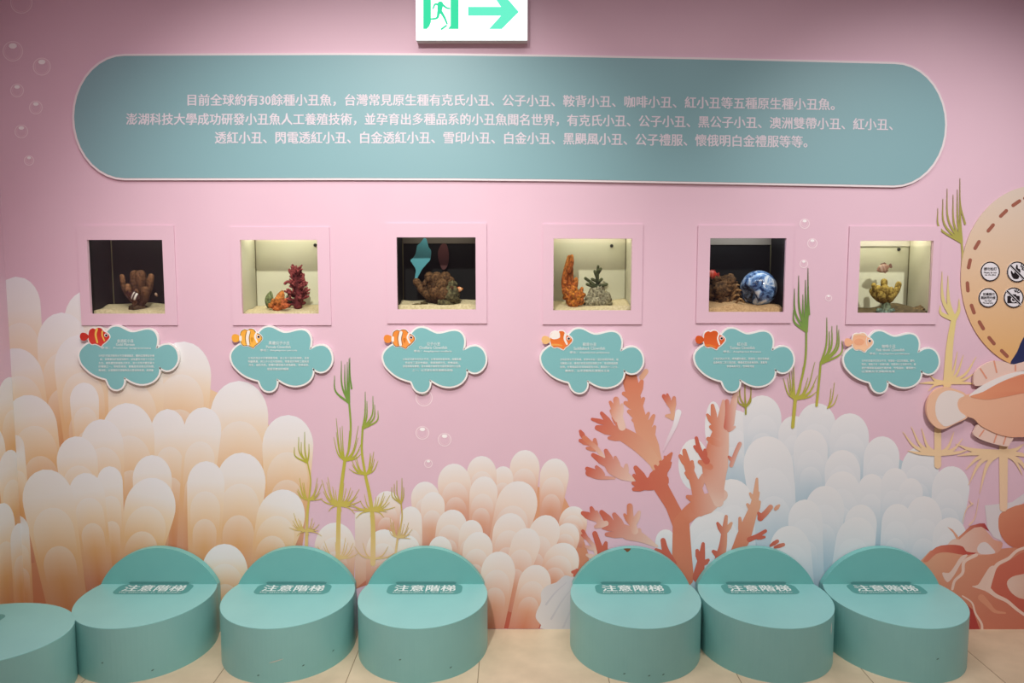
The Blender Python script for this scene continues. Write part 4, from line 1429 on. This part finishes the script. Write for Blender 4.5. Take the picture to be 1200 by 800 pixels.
SIGN_L = ['teal fish-shaped sign with a red clownfish striped in yellow', 'teal fish-shaped sign with a yellow-orange clownfish, under the second tank',
          'teal fish-shaped sign with an orange white-banded clownfish, under the third tank', 'teal fish-shaped sign with a white-backed orange clownfish',
          'teal fish-shaped sign with a deep orange clownfish with one white bar', 'teal fish-shaped sign with a pale peach clownfish']
FISH = [  # body, bar colour, outline, style
    ((204, 52, 40), (244, 200, 92), None, 'bars'), ((246, 178, 66), (248, 244, 236), (40, 28, 22), 'bars3'),
    ((240, 146, 62), (248, 244, 236), (40, 28, 22), 'bars3'), ((228, 116, 44), (248, 244, 236), None, 'saddle'),
    ((218, 92, 36), (248, 244, 236), None, 'one'), ((248, 190, 150), (250, 232, 220), None, 'pale')]
SW = -0.014
for k in range(6):
    x0, x1, y0, y1 = SIGN[k]
    ox = SIGN_O[k]
    mp_ = lambda p: (x0 + (p[0] - OX0) / (OX1 - OX0) * (x1 - x0), y0 + (p[1] - OY0) / (OY1 - OY0) * (y1 - y0))
    out = smooth_closed([mp_(p) for p in OUT], 2)
    sg = empty('information_sign', P((x0 + x1) / 2, (y0 + y1) / 2), SIGN_L[k], 'sign', 'fish-shaped signs under the tanks')
    mb = MB()
    rim_plate(mb, out, inset(out, -2.0), -0.003, SW, lin((246, 244, 240)))
    put(mb.build('backing', M['paint']), sg)['label'] = 'white rim'
    mb = MB()
    slab(mb, out, SW + 0.0005, SW - 0.0005, lin((132, 194, 196)))
    put(mb.build('face_panel', M['paint']), sg)
    mb = MB()
    for s, a, b, yc_, h in SIGN_T[k]:
        text(mb, s, ox + a / 8.571, ox + b / 8.571, 375 + (yc_ - h / 2) / 8.571, 375 + (yc_ + h / 2) / 8.571, lin((226, 238, 236)), SW - 0.0018)
    put(mb.build('lettering', M['paint']), sg)['label'] = 'small white lettering'
    # clownfish picture at the upper left, sticking out over the rim
    body, bar, line, style = FISH[k]
    fx, fy = x0 - 1.0, y0 + (1.5 if k else 0.5)
    q = lambda X, Y: (fx + X * (x1 - x0) / 118, fy + Y)
    bo_ = smooth_closed([q(*p) for p in [(12, 9), (13, 4), (17, 1.5), (20, 2.5), (23, 1), (27, 1.5), (30, 5), (35, 8), (37, 12), (33, 17), (29, 20), (27, 22.5), (24, 21), (20, 19.5), (16, 20), (13, 17), (12, 13)]], 3)
    ta_ = smooth_closed([q(*p) for p in [(12, 10), (8, 7), (3.5, 7), (1.5, 11), (3.5, 15.5), (8, 16), (12, 12.5)]], 3)
    pic = MB()
    y_b, y_f = SW - 0.0005, SW - 0.003
    slab(pic, inset(ta_, -1.8), SW + .004, y_b - .001, lin((246, 244, 240)))
    slab(pic, inset(bo_, -1.3), SW + .004, y_b - .0012, lin((246, 244, 240)))
    lb, lbar = lin(body), lin(bar)
    if line:
        poly(pic, inset(bo_, -0.6), lin(line), y_f + .0009)
        poly(pic, inset(ta_, -0.6), lin(line), y_f + .0008)
    poly(pic, ta_, lb if style != 'saddle' else lin((244, 196, 130)), y_f + .0006)
    grad = lg(0, fy + 4, body, 0, fy + 22, tuple(min(255, c + 18) for c in body))
    poly(pic, bo_, grad, y_f)
    zf = y_f - .0004
    if style == 'bars':
        stroke(pic, [q(22, 2.5), q(20.5, 9), q(22.5, 18)], 2.6, 2.2, lbar, zf)
        stroke(pic, [q(28.5, 5), q(28.5, 10), q(31, 16)], 1.8, 1.6, lbar, zf)
    elif style == 'bars3':
        stroke(pic, [q(21.5, 4), q(20, 11), q(21, 18.5)], 3.6, 3.0, lbar, zf)
        stroke(pic, [q(30.5, 5.5), q(29, 10), q(31.5, 16)], 2.2, 2.0, lbar, zf)
        stroke(pic, [q(12, 10), q(12, 13.5)], 3, 3, lbar, zf)
        if line:
            for sx in (18.6, 23.2):
                stroke(pic, [q(sx + .3, 4), q(sx - 1, 11), q(sx, 18.5)], .5, .5, lin(line), zf - .0002)
        stroke(pic, [q(25.5, 12), q(25.5, 15)], 3.4, 2, lin(tuple(max(0, c - 24) for c in body)), zf - .0002)
    elif style == 'saddle':
        poly(pic, smooth_closed([q(*p) for p in [(12, 8), (14, 3), (18, 1), (22, 2), (23, 8), (20, 10), (15, 10.5)]], 3), lbar, zf)
        stroke(pic, [q(29.5, 4.5), q(28.5, 10), q(31, 16)], 3.0, 2.4, lbar, zf)
        stroke(pic, [q(14, 17), q(20, 17), q(25, 18)], 2.4, 1.6, lin((244, 170, 84)), zf)
    elif style == 'one':
        stroke(pic, [q(30, 4.5), q(28.5, 10), q(30.5, 17)], 2.0, 1.8, lbar, zf)
        stroke(pic, [q(14, 18), q(20, 18), q(26, 20)], 2.0, 1.2, lin((240, 140, 60)), zf)
    else:
        stroke(pic, [q(14, 3), q(20, 2), q(27, 3)], 1.8, 1.4, lin((246, 214, 176)), zf)
        stroke(pic, [q(29.5, 6), q(28.8, 10), q(30, 15)], 1.0, .8, lbar, zf)
        poly(pic, ellipse(*q(20, 11), 6, 4, 16), lin((244, 178, 138)), zf)
    poly(pic, ellipse(*q(33, 9.6), 2.1, 2.1, 14), lin((250, 244, 240)), zf - .0004)
    poly(pic, ellipse(*q(33.2, 9.8), 1.4, 1.4, 14), lin((36, 16, 20)), zf - .0006)
    put(pic.build('clownfish_picture', M['paint']), sg)['label'] = 'cut-out clownfish picture'

# ------------------------------------------------------------------ round board, notices and fish board at the right edge
RB = -0.005
rbo = empty('round_board', P(1216, 326), 'big round cream and tan board with brown stitch marks at the right edge', 'wall board')
mb = MB()
slab(mb, ellipse(1216, 325, 90, 108, 72), -0.0045 + 0.002, RB, lg(0, 225, (222, 206, 190), 0, 425, (232, 182, 118)))
put(mb.build('disc', M['print']), rbo)
mb = MB()
poly(mb, smooth_closed([(1184, 427), (1192, 412), (1198, 398), (1210, 384), (1240, 380), (1240, 425), (1204, 424)], 3), lin((44, 50, 92)), RB - .0004)
put(mb.build('navy_patch', M['print']), rbo)['label'] = 'dark navy patch'
dash = [(1205, 230), (1191, 238), (1176, 250), (1161, 267), (1145, 287), (1136, 309), (1134, 336), (1140, 362), (1150, 381), (1162, 399), (1177, 414)]
for i, (x, y) in enumerate(dash):
    a, b = dash[max(0, i - 1)], dash[min(len(dash) - 1, i + 1)]
    l = math.hypot(b[0] - a[0], b[1] - a[1])
    dx, dy = (b[0] - a[0]) / l * 4.5, (b[1] - a[1]) / l * 4.5
    mb = MB()
    stroke(mb, [(x - dx, y - dy), (x, y), (x + dx, y + dy)], 4.2, 4.2, lin((160, 98, 80)), RB - .0004)
    put(mb.build('stitch_mark', M['print']), rbo)
NOT = [(1160.5, 318, 11.4, 'round white notice with black lettering, upper left of the four', 'tap'),
       (1192, 318.5, 12, 'round notice with a struck-through tapping hand', 'hand'),
       (1158, 348.8, 11.3, 'round white notice with four lines of lettering, lower left of the four', 'flash'),
       (1188, 348.6, 11.8, 'round notice with a struck-through camera', 'camera')]
BK = lin((34, 26, 28))
for cx, cy, r, lab, kind in NOT:
    n_o = empty('round_notice', P(cx, cy), lab, 'notice', 'round notices on the round board')
    y1 = RB - .003
    mb = MB()
    slab(mb, ellipse(cx, cy, r, r * 1.02, 36), RB - .0002, y1, lin((236, 234, 238)))
    put(mb.build('disc', M['paint']), n_o)
    mb = MB()
    ring(mb, cx, cy, r, 1.4, BK, y1 - .0004, r * 1.02, 36)
    put(mb.build('rim', M['paint']), n_o)['label'] = 'black rim'
    mb = MB()
    yt = y1 - .0008
    if kind == 'tap':
        text(mb, '請勿拍打', cx - 7.4, cx + 7.6, cy - 5, cy - 1.2, BK, yt)
        text(mb, 'Please do not', cx - 7.4, cx + 7.6, cy + .2, cy + 2.2, BK, yt)
        text(mb, 'tap the glass', cx - 6.5, cx + 6.5, cy + 3, cy + 5, BK, yt)
        put(mb.build('lettering', M['paint']), n_o)
    elif kind == 'flash':
        text(mb, '拍攝請勿', cx - 6, cx + 7.5, cy - 6, cy - 2.6, BK, yt)
        text(mb, '開啟閃光燈', cx - 8.3, cx + 8.6, cy - 1.8, cy + 1.6, BK, yt)
        text(mb, 'No Flash', cx - 4, cx + 4, cy + 2.6, cy + 4.4, BK, yt)
        text(mb, 'Photography', cx - 6, cx + 6, cy + 5.2, cy + 7.2, BK, yt)
        put(mb.build('lettering', M['paint']), n_o)
    elif kind == 'hand':
        poly(mb, smooth_closed([(cx - 7.5, cy - 1), (cx - 6, cy - 1), (cx - 4, cy + 2), (cx - 2, cy - 3), (cx - 1, cy - 8), (cx + .6, cy - 8), (cx + 1, cy - 4), (cx + 3, cy - 3.5), (cx + 4, cy - 1), (cx + 2.6, cy + 4), (cx + 1.5, cy + 8), (cx - 4, cy + 8), (cx - 6.5, cy + 4)], 2), BK, yt)
        for a in (-70, -40, -10, 20):
            stroke(mb, [(cx + 3.5 + 2.5 * math.cos(R(a)), cy - 4 + 2.5 * math.sin(R(a))), (cx + 3.5 + 5 * math.cos(R(a)), cy - 4 + 5 * math.sin(R(a)))], 1.2, 1.2, BK, yt)
        put(mb.build('hand_icon', M['paint']), n_o)
    else:
        poly(mb, [(cx - 7.5, cy - 2), (cx - 3.5, cy - 2), (cx - 2.4, cy - 4), (cx + 2.4, cy - 4), (cx + 3.5, cy - 2), (cx + 7, cy - 2), (cx + 7, cy + 6.5), (cx - 7.5, cy + 6.5)], BK, yt)
        poly(mb, ellipse(cx, cy + 2.2, 3.4, 3.4, 18), lin((236, 234, 238)), yt - .0002)
        poly(mb, ellipse(cx, cy + 2.2, 2.0, 2.0, 18), BK, yt - .0004)
        for a in (-120, -90, -55, -20):
            stroke(mb, [(cx + 3 + 2 * math.cos(R(a)), cy - 5 + 2 * math.sin(R(a))), (cx + 3 + 4.4 * math.cos(R(a)), cy - 5 + 4.4 * math.sin(R(a)))], 1.1, 1.1, BK, yt)
        put(mb.build('camera_icon', M['paint']), n_o)
    if kind in ('hand', 'camera'):
        mb = MB()
        stroke(mb, [(cx - r * .66, cy - r * .66), (cx + r * .66, cy + r * .66)], 2.9, 2.9, lin((236, 234, 238)), yt - .0007)
        stroke(mb, [(cx - r * .66, cy - r * .66), (cx + r * .66, cy + r * .66)], 1.7, 1.7, BK, yt - .001)
        put(mb.build('strike_bar', M['paint']), n_o)['label'] = 'black diagonal bar'

FW = -0.022
fo = empty('fish_board', P(1190, 470), 'orange and cream cut-out fish board at the right edge below the round board', 'wall board')
def ftilt(p):
    return p
mb = MB()
slab(mb, smooth_closed([(1126, 462), (1138, 462), (1160, 449), (1182, 439), (1205, 435), (1240, 434), (1275, 448), (1300, 474), (1276, 502), (1240, 514), (1200, 512), (1185, 512), (1168, 508), (1150, 499), (1142, 491), (1134, 488), (1126, 482), (1122, 472)], 3), -0.012, FW, lg(1120, 480, (238, 190, 158), 1200, 470, (236, 174, 142)))
put(mb.build('body', M['paint']), fo)['label'] = 'orange-tan fish body'
mb = MB()
slab(mb, smooth_closed([(1132, 462), (1120, 456), (1108, 453.5), (1098, 456), (1090, 464), (1086, 475), (1087, 487), (1092, 496), (1100, 502), (1108, 502), (1120, 496), (1134, 489), (1126, 482), (1123, 472)], 3), -0.012, FW - .001, lin((240, 196, 164)))
put(mb.build('tail_fin', M['paint']), fo)
mb = MB()
poly(mb, smooth_closed([(1130, 463), (1118, 458), (1108, 458), (1100, 464), (1096, 476), (1098, 490), (1106, 499), (1114, 498), (1124, 493), (1132, 488), (1125, 482), (1122, 474), (1124, 467)], 3), lin((236, 226, 220)), FW - .0014)
put(mb.build('tail_patch', M['paint']), fo)['label'] = 'cream tail patch'
mb = MB()
slab(mb, smooth_closed([(1143, 452), (1141, 444), (1143, 436), (1150, 429), (1163, 423), (1178, 424), (1190, 427), (1220, 420), (1240, 434), (1200, 434), (1180, 440), (1160, 449)], 3), -0.010, FW + .004, lin((238, 208, 194)))
for a, b in [((1149, 432), (1156, 443)), ((1165, 423), (1168, 436)), ((1190, 428), (1190, 434))]:
    stroke(mb, [a, b], 1.8, 1.8, lin((232, 160, 132)), FW + .0034)
put(mb.build('dorsal_fin', M['paint']), fo)['label'] = 'pale pink ribbed fin'
mb = MB()
slab(mb, smooth_closed([(1148, 497), (1142, 504), (1141, 509), (1150, 515), (1165, 520), (1180, 523), (1184, 519), (1187, 511), (1166, 506)], 3), -0.010, FW + .004, lin((238, 208, 194)))
for a, b in [((1153, 504), (1148, 511)), ((1168, 509), (1165, 518)), ((1179, 511), (1176, 520))]:
    stroke(mb, [a, b], 1.6, 1.6, lin((232, 160, 132)), FW + .0034)
put(mb.build('belly_fin', M['paint']), fo)['label'] = 'pale pink ribbed fin'
mb = MB()
poly(mb, smooth_closed([(1136, 463), (1150, 452), (1168, 443), (1185, 437), (1206, 434), (1240, 434), (1240, 440), (1206, 437), (1186, 442), (1168, 450), (1152, 459), (1140, 464)], 3), lin((240, 234, 230)), FW - .0004)
poly(mb, smooth_closed([(1137, 464), (1152, 459), (1168, 450), (1186, 443), (1206, 438), (1240, 438), (1270, 452), (1240, 464), (1206, 460), (1182, 464), (1160, 468), (1146, 467)], 3), lg(1140, 0, (232, 160, 122), 1210, 0, (222, 136, 104)), FW - .0008)
put(mb.build('back_patch', M['paint']), fo)['label'] = 'white stripe and rust-orange patch'

# ------------------------------------------------------------------ step stools
H_S, RX, RY, CH, TH = 0.20, 0.2445, 0.285, 0.10, 0.030


def arc_plan(n=56):
    """front outline of the step: from left chord corner round the front to the right corner (local, wall at +y)"""
    a0 = math.asin(CH / RY)
    return [(RX * math.cos(math.pi - a0 + (math.pi + 2 * a0) * i / n), -(TH + CH) + RY * math.sin(math.pi - a0 + (math.pi + 2 * a0) * i / n))
            for i in range(n + 1)]


def prism_mesh(outline, z0, z1, bev, name, mat, parent):
    """vertical prism with a softened top rim"""
    n = len(outline)
    cx = sum(p[0] for p in outline) / n
    cy = sum(p[1] for p in outline) / n
    rings = []
    for z, k in ((z0, 0), (z1 - bev, 0), (z1 - bev * .3, bev * .3), (z1, bev)):
        ringv = []
        for x, y in outline:
            dx, dy = x - cx, y - cy
            l = math.hypot(dx, dy)
            ringv.append((x - dx / l * k, y - dy / l * k, z))
        rings.append(ringv)
    mb = MB()
    vs = [v for r in rings for v in r]
    fs = []
    for j in range(3):
        for i in range(n):
            q = (i + 1) % n
            fs.append((j * n + i, j * n + q, (j + 1) * n + q, (j + 1) * n + i))
    fs.append(tuple(range(3 * n, 4 * n)))
    fs.append(tuple(range(n - 1, -1, -1)))
    mb.add(vs, fs, lin((126, 186, 176)))
    return mb.build(name, mat, parent)


LET = principled('pale_lettering', (226, 234, 230), 0.5)
STK = principled('teal_sticker', (88, 152, 148), 0.45)


def flat_part(name, mat, parent, pts, z, t=0.0004):
    mb = MB()
    n = len(pts)
    mb.add([(x, y, z) for x, y in pts], tess(pts), lin((200, 200, 200)))
    return mb.build(name, mat, parent)


def rrect(x0, x1, y0, y1, r, n=5):
    out = []
    for cx, cy, a in ((x1 - r, y1 - r, 0), (x0 + r, y1 - r, 90), (x0 + r, y0 + r, 180), (x1 - r, y0 + r, 270)):
        out += [(cx + r * math.cos(R(a + 90 * i / n)), cy + r * math.sin(R(a + 90 * i / n))) for i in range(n + 1)]
    return out


def make_stool():
    root = empty('step_stool', (0, 0, 0), 'x', 'step stool', 'teal step stools along the wall')
    pl = arc_plan()
    hw = pl[-1][0]
    outline = [(-hw, 0.0)] + pl + [(hw, 0.0)]
    prism_mesh(outline, 0.0, H_S, 0.002, 'step', M['stool'], root)
    # round-topped back: the other half of the folded disc
    hgt = 0.146
    mb = MB()
    n = 40
    rr_ = (hw * hw + hgt * hgt) / (2 * hgt)
    a0 = math.asin(min(1, hw / rr_))
    prof = [(rr_ * math.sin(-a0 + 2 * a0 * i / n), H_S + hgt - rr_ + rr_ * math.cos(-a0 + 2 * a0 * i / n)) for i in range(n + 1)]
    m = len(prof)
    fr = [(x, -TH, z) for x, z in prof]
    bk = [(x, -0.002, z) for x, z in prof]
    mb.add(fr + bk, [tuple(range(m)), tuple(range(2 * m - 1, m - 1, -1))] + [(i, (i + 1) % m, m + (i + 1) % m, m + i) for i in range(m)], lin((112, 180, 170)))
    mb.build('back_panel', M['arch'], root)
    st = flat_part('warning_label', STK, root, rrect(-0.145, 0.145, -TH - 0.098, -TH - 0.001, 0.03), H_S + 0.0004)
    st['label'] = 'darker teal warning sticker'
    mb = MB()
    mb.add([(-0.115, -TH - .0004, H_S + .0002), (0.115, -TH - .0004, H_S + .0002), (0.12, -TH - .0004, H_S + .006), (0.11, -TH - .0004, H_S + .010), (-0.11, -TH - .0004, H_S + .010), (-0.12, -TH - .0004, H_S + .006)], [(0, 1, 2, 3, 4, 5)], lin((88, 152, 148)))
    up_ = mb.build('sticker_edge', STK, st)
    mb = MB()
    vs, fs, _ = glyphs('注意階梯')
    for q, (ex, ey) in enumerate(((-.0014, 0), (.0014, 0), (0, .0009), (0, -.0009))):
        mb.add([(-0.118 + u * .236 + ex, -TH - 0.070 + v * 0.058 + ey, H_S + .0008 + q * .00004) for u, v in vs], fs, lin((226, 234, 230)))
    vs, fs, _ = glyphs('Pay attention to the ladder')
    mb.add([(-0.118 + u * .236, -TH - 0.088 + v * 0.012, H_S + .0008) for u, v in vs], fs, lin((226, 234, 230)))
    o = mb.build('lettering', LET, st)
    o['label'] = 'white lettering'
    return root


def copy_tree(o, parent=None):
    c = o.copy()
    COL.objects.link(c)
    if parent:
        c.parent = parent
    for ch in [x for x in bpy.data.objects if x.parent == o]:
        copy_tree(ch, c)
    return c


proto = make_stool()
STOOLS = [(-1.388, 'teal step stool below the first tank, touching the one cut by the left edge'),
          (-0.848, 'teal step stool with a short pale scratch low on its front'),
          (-0.338, 'teal step stool below the third tank, left of the bare floor gap'),
          (0.468, 'teal step stool with a brown chip on its round back'),
          (0.960, 'teal step stool with a white scrape at its right upper rim'),
          (1.451, 'teal step stool beside the printed red rock, last on the right')]
roots = []
for i, (x, lab) in enumerate(STOOLS):
    o = proto if i == 0 else copy_tree(proto)
    o.location = (x, -0.003, 0)
    o['label'] = lab
    roots.append(o)
o = copy_tree(proto)
o.location = (WX0 - 0.004 + 0.008, -0.45, 0)
o.rotation_euler = (0, 0, R(90))
o['label'] = 'teal step stool against the left wall, cut off by the left edge of the picture'
roots.append(o)


def on_front(stool, name, mat, ang, z, wd, ht, tilt_=0.0, label=None):
    """small mark hugging the curved front; ang 270 = straight ahead"""
    mb = MB()
    n = 6
    vs = []
    for i in range(n + 1):
        s = i / n - 0.5
        a = R(ang) + s * wd / RX
        taper = 1 - abs(2 * s) ** 2 * 0.8
        for k in (-1, 1):
            vs.append(((RX + .0006) * math.cos(a), -(TH + CH) + (RY + .0006) * math.sin(a), z + s * tilt_ + k * ht / 2 * taper))
    mb.add(vs, [(2 * i, 2 * i + 2, 2 * i + 3, 2 * i + 1) for i in range(n)], lin((220, 220, 215)))
    p = mb.build(name, mat, stool)
    if label:
        p['label'] = label


SCR = principled('bare_scratch', (196, 206, 196), 0.6)
WSC = principled('white_scrape', (238, 236, 230), 0.6)
DRK = principled('scuff', (88, 128, 122), 0.6)
on_front(roots[1], 'scratch', SCR, 277, 0.082, 0.05, 0.004, 0.012, 'pale scratch')
on_front(roots[4], 'scrape', WSC, 318, 0.155, 0.008, 0.045, 0, 'white scrape')
for st, marks in ((1, [(298, .05), (325, .06), (262, .03)]), (0, [(262, .075), (300, .03)]), (2, [(258, .085), (300, .04)]), (3, [(252, .03), (272, .03), (284, .03)]), (5, [(276, .09)])):
    for ang, z in marks:
        on_front(roots[st], 'scuff', DRK, ang, z, 0.009, 0.0045, 0.003, 'dark scuff')
mb = MB()
chip = [(-.026, .1445), (-.014, .146), (.004, .1455), (.0, .138), (-.006, .133), (-.012, .131), (-.017, .137)]
chip = [(x - 0.006, z + H_S - 0.001) for x, z in chip]
mb.add([(x, -TH - .0006, z) for x, z in chip], tess(chip), lin((120, 76, 44)))
p = mb.build('chip', principled('bare_chipboard', (128, 82, 50), 0.9), roots[3])
p['label'] = 'brown chip in the top edge'
